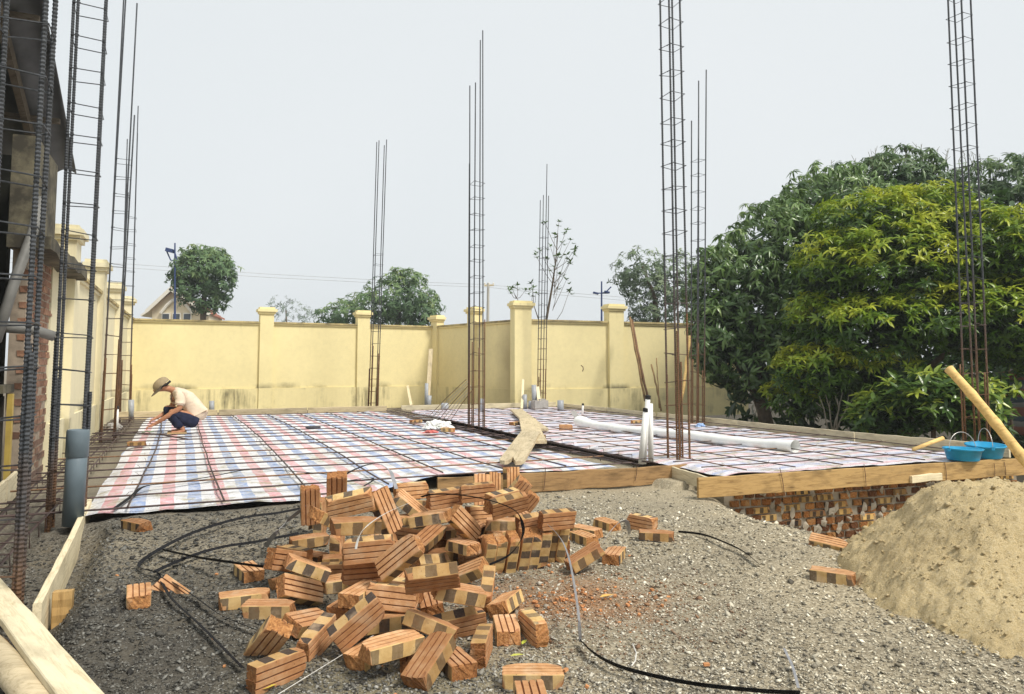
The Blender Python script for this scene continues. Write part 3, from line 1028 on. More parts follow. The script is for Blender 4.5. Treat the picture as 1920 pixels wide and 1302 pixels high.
# corrugated roof falling away from the camera
roof_m = plain('dull_roof_sheet', (.085, .092, .097), .6, .35, 3)
tip = wp(8.45, 3.30, .10)
dn = (Vector((0.397, -.918, 0)) * 1.0 + UP * .42).normalized()     # up the slope, toward the camera
vs_, fs_ = [], []
nl, nc = 14, 84
for i in range(nl + 1):
    for j in range(nc + 1):
        u = j / nc * 3.4
        zz = .045 * (1 if (u % .34) < .17 else -1) if False else .05 * math.sin(u / .42 * 2 * math.pi) + .012 * math.sin(u * 1.9)
        p = tip + dn * (i / nl * 5.4 - .05 * abs(math.sin(u * 3))) - D2 * u + UP * (zz + u * .02)
        vs_.append(p)
for i in range(nl):
    for j in range(nc):
        k = i * (nc + 1) + j
        fs_.append((k, k + 1, k + nc + 2, k + nc + 1))
b = MB(); b.add(vs_, fs_)
ro = b.obj('roof', roof_m, house, smooth=True)
sd_ = ro.modifiers.new('thickness', 'SOLIDIFY'); sd_.thickness = .012
for u in (.34, .85, 1.4, 2.0):
    b = MB(); b.beam(tip - D2 * u - UP * .13 + dn * .25, tip - D2 * u - UP * .13 + dn * 5.3, .06, .12); b.obj('rafter', M['wood_dark'], house)
for t in (1.0, 2.4, 3.8):
    b = MB(); b.beam(tip + dn * t - D2 * .05 - UP * .065, tip + dn * t - D2 * 3.2 - UP * .03, .05, .05); b.obj('purlin', M['wood_dark'], house)
# old pipes on the house
b = MB(); b.tube([at_y(78, 372, 6.6), at_y(60, 440, 6.5), at_y(30, 520, 6.3), at_y(-8, 640, 6.1)], .042, 12)
b.obj('slanting_downpipe', plain('old_grey_pipe', (.19, .187, .172), .5, .2, 7), house, smooth=True)
b = MB(); b.tube([at_y(-20, 612, 6.2), at_y(60, 618, 6.45), at_y(101, 631, 6.6)], .045, 12)
b.obj('stub_pipe', bpy.data.materials['old_grey_pipe'], house, smooth=True)
b = MB(); b.tube([wp(12.3, 2.2, .0), wp(12.3, 2.62, .0), wp(12.3, 2.74, -.04), wp(12.3, 2.76, -.12)], .03, 8)
b.box(wp(12.3, 2.74, -.20), (.22, .14, .06), Matrix.Rotation(PHI, 3, 'Z'))
tag(b.obj('wall_lamp', M['pvc_grey'], smooth=False), 'small grey lamp on a bent arm over the left wall', 'lamp')

# ------------------------------------------------------------------ brick footing under the right board
# bricks of the yard: profile with three grooves on both broad faces
BL, BW, BH = .22, .103, .06
def brick_mesh(name, seed, m):
    r_ = random.Random(seed)
    gw, gd = .0034, .0075
    ytop = [-BW/2]
    prof = [(-BW/2, BH/2)]
    for g in (-BW/4, 0, BW/4):
        prof += [(g - gw, BH/2), (g - gw * .4, BH/2 - gd), (g + gw * .4, BH/2 - gd), (g + gw, BH/2)]
    prof += [(BW/2 - .003, BH/2), (BW/2, BH/2 - .003)]
    prof[0] = (-BW/2 + .003, BH/2)
    prof = [(-BW/2, BH/2 - .003)] + prof
    full = prof + [(-y, -z) for y, z in prof]
    n = len(full)
    secs = [-BL/2, -BL/2 + .006, -BL/4, 0, BL/4, BL/2 - .006, BL/2]
    b = MB()
    vs_ = []
    for si, x in enumerate(secs):
        end = si in (0, len(secs) - 1)
        for y, z in full:
            k = .975 if end else 1
            vs_.append((x + (r_.uniform(-.003, .003) if end else 0), y * k + r_.uniform(-.0007, .0007), z * k + r_.uniform(-.0007, .0007)))
    # ragged, partly broken end faces
    brk = [r_.choice((.003, .006, .016)), r_.choice((.003, .004, .010))]
    for i, p in enumerate(vs_):
        si = i // n
        if si in (0, 1, len(secs) - 2, len(secs) - 1):
            e_ = brk[0] if si < 2 else brk[1]
            d_ = e_ * (noise.noise(Vector((p[1] * 38 + seed * 7, p[2] * 38, si * .2))) - .25)
            vs_[i] = (p[0] + (d_ if si >= 2 else -d_), p[1], p[2])
    # knocked corners
    for c in range(r_.randint(2, 5)):
        sx, sy, sz = r_.choice((-1, 1)), r_.choice((-1, 1)), r_.choice((-1, 1))
        cp = Vector((sx * BL/2, sy * BW/2, sz * BH/2)); rr = r_.uniform(.012, .036)
        for i, p in enumerate(vs_):
            d = (Vector(p) - cp).length
            if d < rr: vs_[i] = tuple(Vector(p) - cp.normalized() * (rr - d) * .55)
    fs_ = []
    for s_ in range(len(secs) - 1):
        for j in range(n):
            j2 = (j + 1) % n
            fs_.append((s_*n+j, (s_+1)*n+j, (s_+1)*n+j2, s_*n+j2))
    fs_.append(tuple(range(n)))
    fs_.append(tuple((len(secs)-1)*n + j for j in range(n))[::-1])
    b.add(vs_, fs_)
    me = b.mesh(name, m)
    bm = bmesh.new(); bm.from_mesh(me); bmesh.ops.recalc_face_normals(bm, faces=bm.faces); bm.to_mesh(me); bm.free()
    return me
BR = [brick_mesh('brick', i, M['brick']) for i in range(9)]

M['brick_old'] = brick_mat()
M['brick_old'].name = 'laid_brick_clay'
t_ = M['brick_old'].node_tree
bs = [n for n in t_.nodes if n.type == 'BSDF_PRINCIPLED'][0]
src = bs.inputs['Base Color'].links[0].from_socket
mx_ = t_.nodes.new('ShaderNodeMix'); mx_.data_type = 'RGBA'; mx_.blend_type = 'MULTIPLY'; mx_.inputs[0].default_value = 1
t_.links.new(src, mx_.inputs[6]); oi_ = t_.nodes.new('ShaderNodeObjectInfo'); rp_ = t_.nodes.new('ShaderNodeValToRGB')
for i_, (p_, c_) in enumerate(((0, (.26, .23, .21)), (.40, (.36, .30, .26)), (.42, (.58, .53, .42)), (1, (.92, .86, .66)))):
    if i_ > 1: rp_.color_ramp.elements.new(p_)
    rp_.color_ramp.elements[i_].position = p_; rp_.color_ramp.elements[i_].color = c_ + (1,)
t_.links.new(oi_.outputs['Random'], rp_.inputs[0]); t_.links.new(rp_.outputs[0], mx_.inputs[7]); t_.links.new(mx_.outputs[2], bs.inputs['Base Color'])
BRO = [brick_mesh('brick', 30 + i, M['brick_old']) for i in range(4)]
foot = empty('brick_footing', site(7.5, -.4, -.6), 'low rough brick wall with smeared mortar under the long ochre plank', 'wall')
fd = (site(9.62, -.50) - site(5.7, -.24)).normalized(); fang = math.atan2(fd.y, fd.x); fo = site(5.55, -.22)
mort = plain('smeared_mortar', (.31, .27, .21), .95, .3, 9, 0, .5)
b = MB(); q = [fo + fd * 0 + Vector((-fd.y, fd.x, 0)) * .075, fo + fd * 4.1 + Vector((-fd.y, fd.x, 0)) * .075, fo + fd * 4.1 + Vector((-fd.y, fd.x, 0)) * .4, fo + Vector((-fd.y, fd.x, 0)) * .4]
b.prism([(v.x, v.y) for v in q], -1.15, -.19); b.obj('mortar_core', mort, foot)
for k in range(11):
    z = -.225 - k * .079
    t = .0 if k % 2 else .06
    while t < 4.0:
        p = fo + fd * (t + .11) + Vector((-fd.y, fd.x, 0)) * (.10 + rnd.uniform(-.012, .008)) + UP * (z + rnd.uniform(-.003, .003))
        if zg(p.x, p.y - .1) < z + .12:
            hd = rnd.random() < .8
            if hd: p += Vector((-fd.y, fd.x, 0)) * .058
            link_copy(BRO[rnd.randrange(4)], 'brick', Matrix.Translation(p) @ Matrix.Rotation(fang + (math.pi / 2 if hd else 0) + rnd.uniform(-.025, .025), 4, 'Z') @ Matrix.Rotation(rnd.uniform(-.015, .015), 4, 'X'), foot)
        else: hd = True
        t += (.124 if hd else .24) + rnd.uniform(-.003, .008)
b = MB()
for k in range(75):
    c = fo + fd * rnd.uniform(.1, 3.9) + Vector((-fd.y, fd.x, 0)) * .046 + UP * rnd.uniform(-.95, -.2)
    vs_ = []
    n_ = 7
    for j in range(n_):
        an = j / n_ * 6.283; rr = rnd.uniform(.02, .055)
        vs_.append(c + fd * math.cos(an) * rr + UP * (math.sin(an) * rr * 1.1 - (rr * .7 if rnd.random() < .2 else 0)))
    ce = c + Vector((fd.y, -fd.x, 0)) * rnd.uniform(.008, .02)
    b.add(vs_ + [ce], [(j, (j + 1) % n_, n_) for j in range(n_)])
o = b.obj('mortar_smear', mort, foot); o['kind'] = 'stuff'

# ------------------------------------------------------------------ rebar columns
def bar_pts(p0, p1, ribbed, r):
    ln = (p1 - p0).length
    if not ribbed:
        n = 9
        return [p0.lerp(p1, i / n) for i in range(n + 1)], r
    n = int(ln / .0105)
    return [p0.lerp(p1, i / n) for i in range(n + 1)], [r * (1.16 if i % 2 else .86) for i in range(n + 1)]

def rebar_column(base, top, side, tops, r, label, spacing, st0, st1, ribbed=False, laps=(), m='steel', rs=.0042, yaw=0.0):
    """base/top: world points on the axis; tops: length of each of the four bars; laps: starter lengths"""
    ax = (top - base).normalized()
    e = empty('rebar_column', base, label, 'rebar column', 'rebar columns of the new building')
    ca, sa = math.cos(PHI + yaw), math.sin(PHI + yaw)
    ex, ey = Vector((ca, sa, 0)), Vector((-sa, ca, 0))
    cs = [ex * a * side / 2 + ey * b * side / 2 for a, b in ((-1, -1), (1, -1), (1, 1), (-1, 1))]
    for i, c in enumerate(cs):
        p0 = base + c - ax * .12
        p1 = base + c + ax * tops[i] + Vector((rnd.uniform(-1, 1), rnd.uniform(-1, 1), 0)) * .0045 * tops[i]
        b = MB()
        pts, rr = bar_pts(p0, p1, ribbed, r)
        b.tube(pts, rr, 8 if ribbed else 6)
        b.obj('vertical_bar', M[m], e, smooth=not ribbed)
        if i < len(laps) and laps[i]:
            o_ = (ex * rnd.choice((-1, 1)) * .7 + ey * rnd.choice((-1, 1)) * .7).normalized() * r * 2.25
            b = MB()
            pts, rr = bar_pts(p0 + o_, base + c + o_ + ax * laps[i], ribbed, r)
            b.tube(pts, rr, 8 if ribbed else 6)
            b.obj('starter_bar', (M['rust'] if laps[i] < 2.5 else M[m]) if m != 'steel_near' else M[m], e, smooth=not ribbed)
    t = st0
    k = 0
    while t < st1:
        tl = Vector((rnd.uniform(-1, 1), rnd.uniform(-1, 1), 0)) * .03
        g = r + rs
        loop = []
        for j, (a, b_) in enumerate(((-1, -1), (1, -1), (1, 1), (-1, 1))):
            q = ex * a * (side / 2 + g) + ey * b_ * (side / 2 + g)
            loop.append(base + ax * (t + q.dot(tl) * 3 + rnd.uniform(-.006, .006)) + q)
        # closed loop with a hooked tail
        path = [loop[0] + ex * .05 + UP * .012] + [loop[0] + UP * .008] + loop[1:] + [loop[0] - UP * .004, loop[0] + ey * .05 - UP * .006]
        b = MB(); b.tube(path, rs, 5)
        b.obj('stirrup', M['steel_near'] if m == 'steel_near' else M['steel'], e)
        t += spacing * rnd.uniform(.90, 1.10)
        k += 1
    return e

def column_px(bpx, tpx, z0, side, tops, r, label, **k):
    base = at_z(bpx[0], bpx[1], z0)
    top = at_y(tpx[0], tpx[1], base.y)
    return rebar_column(base, top, side, tops, r, label, **k)

column_px((-10, 1112), (53, 0), -.02, .19, (5.2, 5.2, 5.2, 5.2), .0125, 'thick ribbed rebar column nearest the camera at the left edge', spacing=.245, st0=.1, st1=5, ribbed=True, laps=(0, 1.15, 1.2, 0), m='steel_near', rs=.0048)
column_px((124, 968), (172, 0), -.03, .185, (5.9, 5.9, 5.9, 5.9), .0115, 'blue-grey ribbed rebar column standing behind the blue-grey pipe', spacing=.25, st0=.1, st1=5.8, ribbed=True, laps=(1.3, .0, .9, 1.0), m='steel_near', rs=.0042)
column_px((203, 815), (249, 0), -.02, .20, (8.0, 7.0, 5.2, 8.2), .0115, 'tall rebar column at the left wall, left of the squatting worker', spacing=.29, st0=.1, st1=4.6, laps=(1.2, 1.5, 3.9, 1.0))
column_px((233, 783), (252, 200), -.02, .19, (5.9, 6.65, 6.1, 5.4), .0105, 'farther rebar column at the left wall, seen just behind the tall one', spacing=.30, st0=.1, st1=4.3, laps=(1.0, 1.1, .9, 1.2))
column_px((700, 763), (717, 262), -.02, .19, (7.1, 7.15, 7.05, 7.1), .0125, 'thin two-bar-wide rebar column in front of the back wall, left of the wall corner', spacing=.30, st0=.1, st1=4.1, laps=(1.6, 1.2, 1.4, 1.0))
column_px((893, 801), (896, 55), -.02, .185, (6.2, 7.2, 7.1, 6.2), .0118, 'rebar column in the middle of the slab beside the fan of bent rods', spacing=.285, st0=.1, st1=4.5, laps=(1.5, 1.9, 1.4, 4.75))
column_px((1015, 767), (1022, 308), -.02, .15, (5.4, 5.4, 6.25, 5.3), .0115, 'short rebar column by the corner pillar, in front of the thin leafy tree', spacing=.28, st0=.1, st1=4.5, laps=(.9, 1.0, 1.1, .8))
column_px((1273, 868), (1257, 0), -.04, .175, (6.3, 6.3, 6.3, 6.3), .0115, 'big rebar column at the end of the brown front plank, right of the white pipes', spacing=.285, st0=.12, st1=6.2, ribbed=True, laps=(1.5, 1.7, 1.15, 1.0), rs=.0046)
column_px((1308, 797), (1309, 135), -.02, .165, (5.7, 6.65, 6.5, 5.7), .0122, 'rebar column just behind the big one, against the dark trees', spacing=.30, st0=.1, st1=5.0, laps=(1.6, 1.0, 1.5, 1.2))
column_px((1834, 845), (1797, 0), -.02, .19, (8, 8, 8, 8), .0115, 'rebar column at the right edge behind the two blue buckets', spacing=.30, st0=.1, st1=6.6, laps=(1.15, 1.0, 1.25, 1.1))
# fan of bent rods beside the centre column
e = empty('starter_rods', at_z(800, 775, 0), 'fan of thin bent rods rising from the trench toward the centre rebar column', 'rods')
for k in range(7):
    p0 = at_z(806 + k * 6.5, 779 + k * 1.6, .02); p1 = at_y(874 + k * 2.2, 712 + k * 3, 13.4 + .1 * k)
    b = MB(); b.tube([p0 + Vector((-.5, .12, 0)), p0, p0 + (p1 - p0) * .5 + UP * .02, p1], .0065, 5); b.obj('rod', M['steel_pale'] if k % 3 else M['rust'], e)

# ------------------------------------------------------------------ bricks of the yard
POSE = {
'front_long':((0.075, 2.781, -0.059),(1.0, 0.0, 0.0, 0.002)),
'bottom_edge':((0.067, 2.577, -0.059),(0.738, 0.0, 0.0, -0.675)),
'cocked_pale':((-0.03, 3.53, -0.032),(0.8, -0.144, -0.08, 0.577)),
'right_lean':((0.089, 3.23, -0.038),(0.576, -0.576, 0.411, -0.411)),
'dark_under':((-0.024, 3.265, -0.059),(0.746, -0.0, -0.0, -0.666)),
'on_edge':((-0.119, 3.027, -0.038),(0.475, -0.475, 0.524, -0.524)),
'diag_front':((-0.303, 2.814, -0.011),(0.839, 0.102, -0.212, 0.49)),
'wedge':((-0.223, 2.919, -0.059),(0.526, -0.0, -0.0, 0.851)),
'long_check':((-0.33, 3.129, 0.004),(0.977, -0.112, 0.16, -0.08)),
'left_mid':((-0.449, 2.847, 0.026),(0.952, 0.04, -0.002, 0.303)),
'half_under':((-0.561, 3.004, -0.058),(0.829, 0.0, 0.0, 0.559)),
'shade_under':((-0.371, 2.972, -0.059),(0.701, -0.0, 0.0, 0.713)),
'stand_front':((-0.853, 2.783, -0.036),(0.63, 0.63, 0.322, 0.322)),
'pale_groove':((-0.949, 2.971, 0.001),(0.423, 0.775, -0.422, 0.204)),
'block_mid':((-0.866, 3.224, -0.016),(0.822, 0.128, 0.185, 0.523)),
'narrow_top':((-0.778, 3.047, -0.019),(0.626, -0.495, -0.477, 0.368)),
'lean_big':((-0.605, 2.996, 0.064),(0.519, 0.782, -0.063, 0.339)),
'tuck_groove':((-0.705, 3.566, 0.025),(0.327, 0.634, 0.652, -0.258)),
'wide_groove':((-0.51, 3.243, 0.083),(0.751, 0.657, 0.005, -0.059)),
'notch':((-0.377, 3.501, -0.017),(0.624, -0.023, -0.098, 0.775)),
'check_top':((-0.228, 3.202, 0.113),(0.978, 0.003, 0.131, 0.163)),
'pale_check':((-0.222, 3.252, -0.027),(0.822, -0.551, -0.129, 0.065)),
'upper_check':((-0.323, 3.064, 0.213),(0.912, -0.404, -0.068, 0.033)),
'tilt_end':((-0.238, 3.967, -0.014),(0.243, 0.142, 0.945, 0.165)),
'streak':((-0.271, 4.203, 0.065),(0.904, -0.013, -0.013, -0.427)),
'peek':((-0.455, 4.254, -0.034),(0.891, -0.295, -0.047, 0.343)),
'diag_main':((-0.483, 3.267, 0.246),(0.822, 0.452, -0.336, 0.087)),
'diag_behind':((-0.49, 4.455, 0.06),(0.84, 0.201, -0.074, 0.499)),
'flank_up':((-0.637, 3.346, 0.257),(0.637, 0.753, 0.118, 0.111)),
'flank_low':((-0.66, 3.442, 0.142),(0.618, 0.771, 0.121, 0.092)),
'rough_top':((-0.73, 3.717, 0.026),(0.695, -0.055, 0.695, 0.174)),
'strap_check':((-0.702, 3.4, 0.349),(0.985, 0.022, 0.016, 0.171)),
'steep_pale':((-0.628, 3.735, 0.349),(0.792, 0.271, 0.508, -0.201)),
'hang_dark':((-0.607, 4.521, 0.227),(0.942, 0.087, 0.303, -0.112)),
'grey_square':((-0.45, 4.146, 0.233),(0.992, 0.012, -0.092, -0.082)),
'rough_end':((-0.269, 4.265, 0.176),(0.736, 0.495, 0.461, -0.017)),
'back_mid':((-0.634, 4.734, 0.283),(0.711, 0.656, 0.174, 0.184)),
'back_long':((-0.207, 4.493, 0.314),(0.674, 0.712, 0.132, 0.145)),
'back_left_long':((-0.406, 4.524, 0.273),(0.638, 0.725, 0.174, 0.193)),
'center_groove':((-0.014, 4.19, 0.294),(0.536, 0.822, 0.089, 0.169)),
'center_behind':((-0.059, 4.279, 0.305),(0.726, -0.586, -0.248, 0.261)),
'center_left':((-0.192, 4.696, 0.145),(0.687, 0.641, 0.263, 0.221)),
'peak':((-0.004, 5.168, 0.26),(0.65, 0.295, 0.582, -0.389)),
'peak_mate':((-0.135, 5.31, 0.204),(0.668, 0.237, 0.605, -0.362)),
'peak_left':((-0.202, 4.994, 0.238),(0.647, 0.309, 0.381, -0.584)),
'slide_up':((0.023, 4.934, 0.236),(0.512, 0.742, -0.321, 0.291)),
'slide_down':((0.079, 4.972, 0.139),(0.512, 0.742, -0.321, 0.291)),
'right_check':((0.254, 4.306, 0.192),(0.751, -0.616, -0.143, 0.192)),
'right_check2':((0.132, 4.36, 0.163),(0.787, -0.591, -0.147, 0.1)),
'dark_square':((0.468, 4.928, -0.055),(0.858, -0.0, -0.0, -0.513)),
'right_groove':((0.501, 5.113, -0.053),(0.923, 0.0, 0.0, -0.384)),
'right_dark':((0.665, 5.301, -0.045),(0.851, 0.0, -0.0, -0.526)),
'right_big':((0.409, 4.255, -0.004),(0.958, 0.031, -0.208, 0.196)),
'right_chamfer':((0.603, 4.465, -0.048),(0.816, 0.0, -0.0, 0.578)),
'far_right_up':((0.893, 5.179, -0.009),(0.646, 0.646, -0.287, -0.287)),
'far_right_flat':((0.933, 4.883, -0.03),(0.996, 0.0, 0.0, -0.09)),
'strap_left':((-1.36, 3.913, 0.006),(0.884, 0.0, 0.0, -0.467)),
'left_long':((-1.22, 3.473, 0.006),(0.977, 0.0, 0.0, 0.215)),
'left_second':((-1.069, 3.347, 0.0),(1.0, -0.0, 0.0, 0.002)),
'left_stand':((-0.976, 3.503, 0.035),(0.824, 0.369, 0.342, 0.258)),
'left_over':((-0.997, 3.697, 0.084),(0.96, -0.045, 0.207, 0.182)),
'left_back':((-1.129, 3.778, 0.099),(0.662, 0.537, 0.447, 0.272)),
'left_upper':((-1.219, 4.541, 0.018),(0.971, 0.02, -0.013, 0.239)),
'top_left_big':((-0.78, 3.633, 0.405),(0.569, 0.812, 0.003, 0.126)),
'top_left_thin':((-0.966, 3.903, 0.277),(0.796, 0.011, 0.253, 0.549)),
'stand_a':((-1.134, 4.231, 0.289),(0.498, 0.475, 0.652, -0.318)),
'stand_b':((-1.275, 4.872, 0.129),(0.711, -0.015, 0.702, 0.037)),
'stand_c':((-1.216, 4.789, 0.111),(0.699, 0.08, 0.71, -0.012)),
'stand_d':((-0.912, 3.919, 0.411),(0.417, 0.531, 0.666, -0.317)),
'flank_post':((-0.954, 4.129, 0.063),(0.673, 0.115, 0.724, 0.099)),
'sliver':((-0.12, 3.629, 0.002),(0.562, -0.388, 0.636, -0.36)),
'lone_left':((-1.725, 3.515, 0.006),(0.853, -0.0, 0.0, -0.522)),
'lone_tarp_edge':((-2.505, 5.04, 0.006),(0.959, 0.0, -0.0, -0.285)),
'lone_sand':((1.713, 4.052, -0.052),(0.962, -0.0, 0.0, -0.272)),
'row0':((-0.136, 4.195, 0.017),(0.651, 0.007, 0.723, 0.231)),
'row1':((-0.081, 4.223, 0.018),(0.653, -0.009, 0.715, 0.249)),
'row2':((-0.008, 4.255, 0.019),(0.654, 0.007, 0.724, 0.219)),
'row3':((0.063, 4.284, 0.028),(0.653, 0.01, 0.728, 0.209)),
'row4':((0.117, 4.309, 0.028),(0.655, -0.005, 0.722, 0.223)),
'row5':((0.173, 4.327, 0.032),(0.654, -0.0, 0.728, 0.205)),
'row6':((0.223, 4.463, 0.027),(0.655, -0.01, 0.726, 0.209)),
'row7':((0.282, 4.472, 0.027),(0.653, -0.007, 0.733, 0.19)),

}
LAB = {
'front_long': 'lone front brick with its long side to the camera, an end-on brick before it',
'bottom_edge': 'brick cut off by the bottom edge of the picture, end-on below the lone front brick',
'cocked_pale': 'cocked-up brick with a smooth pale top and a striped side, above the shaded flat one',
'right_lean': 'brick on its narrow edge at the right front foot of the heap, banded top',
'dark_under': 'flat grooved brick in shade under the cocked pale-topped brick',
'on_edge': 'brick on edge with three grey prints on its narrow top, beside the shaded flat one',
'diag_front': 'brick sliding down diagonally at the front, grooved face up, black and cream side',
'wedge': 'grooved brick wedged between the diagonal front brick and the one standing on edge',
'long_check': 'long brick tilted across the front of the heap showing grey and ochre squares',
'left_mid': 'flat grooved brick pointing right at the front, its end propped on a broken brick',
'half_under': 'broken brick under the left end of the flat grooved front brick',
'shade_under': 'brick in deep shade under the diagonal front brick',
'stand_front': 'large brick on its long edge at the front left corner, grey squares on top',
'pale_groove': 'palest grooved brick, lying behind the large front left brick',
'block_mid': 'brick with a rough brown end and three grooves above the pale grooved one',
'narrow_top': 'brick on edge with a smeared pale narrow top, meeting the large front left brick',
'lean_big': 'big brick leaning steeply, dark grooved side to the camera, pale top edge',
'tuck_groove': 'short-looking grooved brick tucked behind the big leaning one',
'wide_groove': 'wide orange grooved brick facing the camera in the middle of the lower heap',
'notch': 'brick with a dark rough end in the notch right of the wide orange grooved brick',
'check_top': 'brick with bold dark and ochre squares under a grooved top, mid lower heap',
'pale_check': 'brick with pale and mauve squares sloping under the cocked brick',
'upper_check': 'brick with orange and grey squares and a splintered end amid the heap',
'tilt_end': 'tilted grooved brick with a rough end, left of the striped row',
'streak': 'brick with a streaked right end left of the leaning row, stone chips on top',
'peek': 'brick peeping out under the streaked one, mortar on its side',
'diag_main': 'most prominent brick of the heap, grooved face up, running diagonally through the middle',
'diag_behind': 'pale grooved brick crossing behind the most prominent diagonal one',
'flank_up': 'upper of two bricks on edge on the left flank, broken along its top',
'flank_low': 'lower of two bricks on edge on the left flank',
'rough_top': 'brick standing on end with a crumbly orange top, left of the prominent diagonal brick',
'strap_check': 'brick with dark squares under a thin grooved top, a pale strap crossing it',
'steep_pale': 'pale grooved brick tipped steeply at the top of the heap',
'hang_dark': 'grooved brick overhanging a dark hollow at the top of the heap',
'grey_square': 'brick with two round-cornered grey squares just behind the prominent diagonal brick',
'rough_end': 'brick tipped to the right with a pitted yellow end, top centre of the heap',
'back_mid': 'level grooved brick at the back of the heap, behind the overhanging one',
'back_long': 'level grooved brick at the back right, below the upright broken ones',
'back_left_long': 'level grooved brick at the back centre, an offcut strip lying on it',
'center_groove': 'brick on edge with four clean grooved bands under the dark curved strap',
'center_behind': 'brick with a pale narrow top directly behind the clean banded one',
'center_left': 'brick on edge with a white-edged top, left of the clean banded one',
'peak': 'upright brick at the very peak of the heap, half cream and half grooved',
'peak_mate': 'upright rough brick left of the one at the peak',
'peak_left': 'upright brick at the left end of the back group near the peak',
'slide_up': 'brick leaning to the right of the peak, ridged side up, the upper of two',
'slide_down': 'brick leaning to the right of the peak, ridged side up, the lower of two',
'right_check': 'brick on edge at the right shoulder, ochre and grey squares on top',
'right_check2': 'brick with grey squares on top between the curved strap and the right shoulder',
'dark_square': 'brick with a single dark square on its pale side, right of the leaning row',
'right_groove': 'grooved brick behind the one with the single dark square',
'right_dark': 'broken brick with a dark grey side at the right rim of the heap',
'right_big': 'large grooved brick propped against the right end of the leaning row',
'right_chamfer': 'brick with a rounded front end at the right foot of the heap',
'far_right_up': 'brick on edge out on the gravel to the right, the rear one of a pair',
'far_right_flat': 'flat brick out on the gravel to the right, the front one of a pair',
'strap_left': 'brick on the left gravel with a black strap across it',
'left_long': 'flat brick at the left rim, thin grooved top, farthest left of the heap',
'left_second': 'flat brick overlapping the front of the farthest left one, two dark prints on its side',
'left_stand': 'brick on its edge at the left rim, four grooved bands and a rough left end',
'left_over': 'brick jutting out on the left flank with dark squares and a pale lip',
'left_back': 'dark red grooved brick behind the jutting one on the left flank',
'left_upper': 'crumbling brick on the left flank below the upright group, its top chipped',
'top_left_big': 'long brick with deep grooves at the upper left, broken along its top edge',
'top_left_thin': 'brick with a dark side and a thin bright edge below the deep grooved one',
'stand_a': 'upright brick farthest left on the heap, its top torn',
'stand_b': 'second upright brick of the left group, checks down its side',
'stand_c': 'narrow upright brick at the front of the left group',
'stand_d': 'upright dark orange brick at the upper left, flat ridged face to the camera',
'flank_post': 'narrow upright brick in shade on the left flank under the dark-squared one',
'sliver': 'thin upright brick seen as an orange sliver at the left end of the leaning row',
'lone_left': 'single brick alone on the dark gravel at the far left, end toward the camera',
'lone_tarp_edge': 'brick on the gravel by the front left corner of the striped sheet',
'lone_sand': 'brick with two dark prints lying at the foot of the sand pile',
}
ORD = ['left end', 'second from the left', 'third from the left', 'fourth from the left', 'fourth from the right', 'third from the right', 'second from the right', 'right end']
for i in range(8):
    LAB['row%d' % i] = 'checkered brick on end in the tight leaning row, ' + ORD[i]
def brick(loc, q, label, group, i):
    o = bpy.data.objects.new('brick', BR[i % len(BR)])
    C.objects.link(o)
    o.rotation_mode = 'QUATERNION'
    o.location, o.rotation_quaternion = loc, q
    return tag(o, label, 'brick', group)
bn = 0
for k, (loc, q) in POSE.items():
    brick(loc, q, LAB[k], 'bricks tipped out in the yard', bn); bn += 1
# bricks inside the heap, seen only through the gaps
tops_ = [(Vector(l), k) for k, (l, q) in POSE.items()]
def inside(x, y, z, qq):
    c = [Vector((sx * BL/2, sy * BW/2, sz * BH/2)) for sx in (-1, 1) for sy in (-1, 1) for sz in (-1, 1)]
    return True
def obb_hit(l1, q1, l2, q2, tol=.006):
    A, B = q1.to_matrix(), q2.to_matrix()
    d = l2 - l1
    if d.length > .255: return False
    h = Vector((BL/2, BW/2, BH/2))
    axs = [A.col[i] for i in range(3)] + [B.col[i] for i in range(3)]
    for i in range(3):
        for j in range(3):
            c = A.col[i].cross(B.col[j])
            if c.length > 1e-3: axs.append(c.normalized())
    for a in axs:
        s_ = sum(abs(a.dot(A.col[i])) * h[i] + abs(a.dot(B.col[i])) * h[i] for i in range(3))
        if s_ - abs(a.dot(d)) < tol: return False
    return True
placed = [(Vector(l), Quaternion(q)) for l, q in POSE.values()]
fr_ = random.Random(5)
used_ = set()
nf = 0
for tries in range(14000):
    if nf >= 90: break
    Y = fr_.uniform(2.75, 4.85); X = fr_.uniform(-1.25, .35)
    near = sorted(placed[:len(POSE)], key=lambda t: (t[0].x - X) ** 2 + (t[0].y - Y) ** 2)[:4]
    ds = [math.hypot(t[0].x - X, t[0].y - Y) for t in near]
    if ds[0] > .22 or ds[2] > .36 or (X > -.36 and Y < 4.45): continue
    cap = min(t[0].z for t in near[:3])
    z0 = zg(X, Y) + .03
    if cap - .05 < z0: continue
    lv = fr_.randrange(0, 6)
    z = z0 + fr_.uniform(0, .40)
    if z > cap - .03: continue
    q = Quaternion((0, 0, 1), fr_.uniform(0, 3.14)) @ Quaternion((1, 0, 0), fr_.choice((0, 0, 1.571, fr_.uniform(-.4, .4))))
    l = Vector((X, Y, z))
    if any(obb_hit(l, q, a, b_, .016) for a, b_ in placed): continue
    placed.append((l, q))
    # named after the visible brick it lies under or beside, each of those used once
    lab = None
    for d_, k, pl in sorted(((Vector(p_[0]) - l).length, k, p_[0]) for k, p_ in POSE.items()):
        base_ = LAB[k].split(',')[0]
        if k in used_ or k.startswith('row') or len(base_.split()) > 11: continue
        used_.add(k)
        lab = ('hidden brick under the ' if pl[2] > l.z + .04 else 'hidden brick beside the ') + base_
        break
    brick(l, q, lab, 'bricks buried in the heap', bn + fr_.randrange(9))
    nf += 1
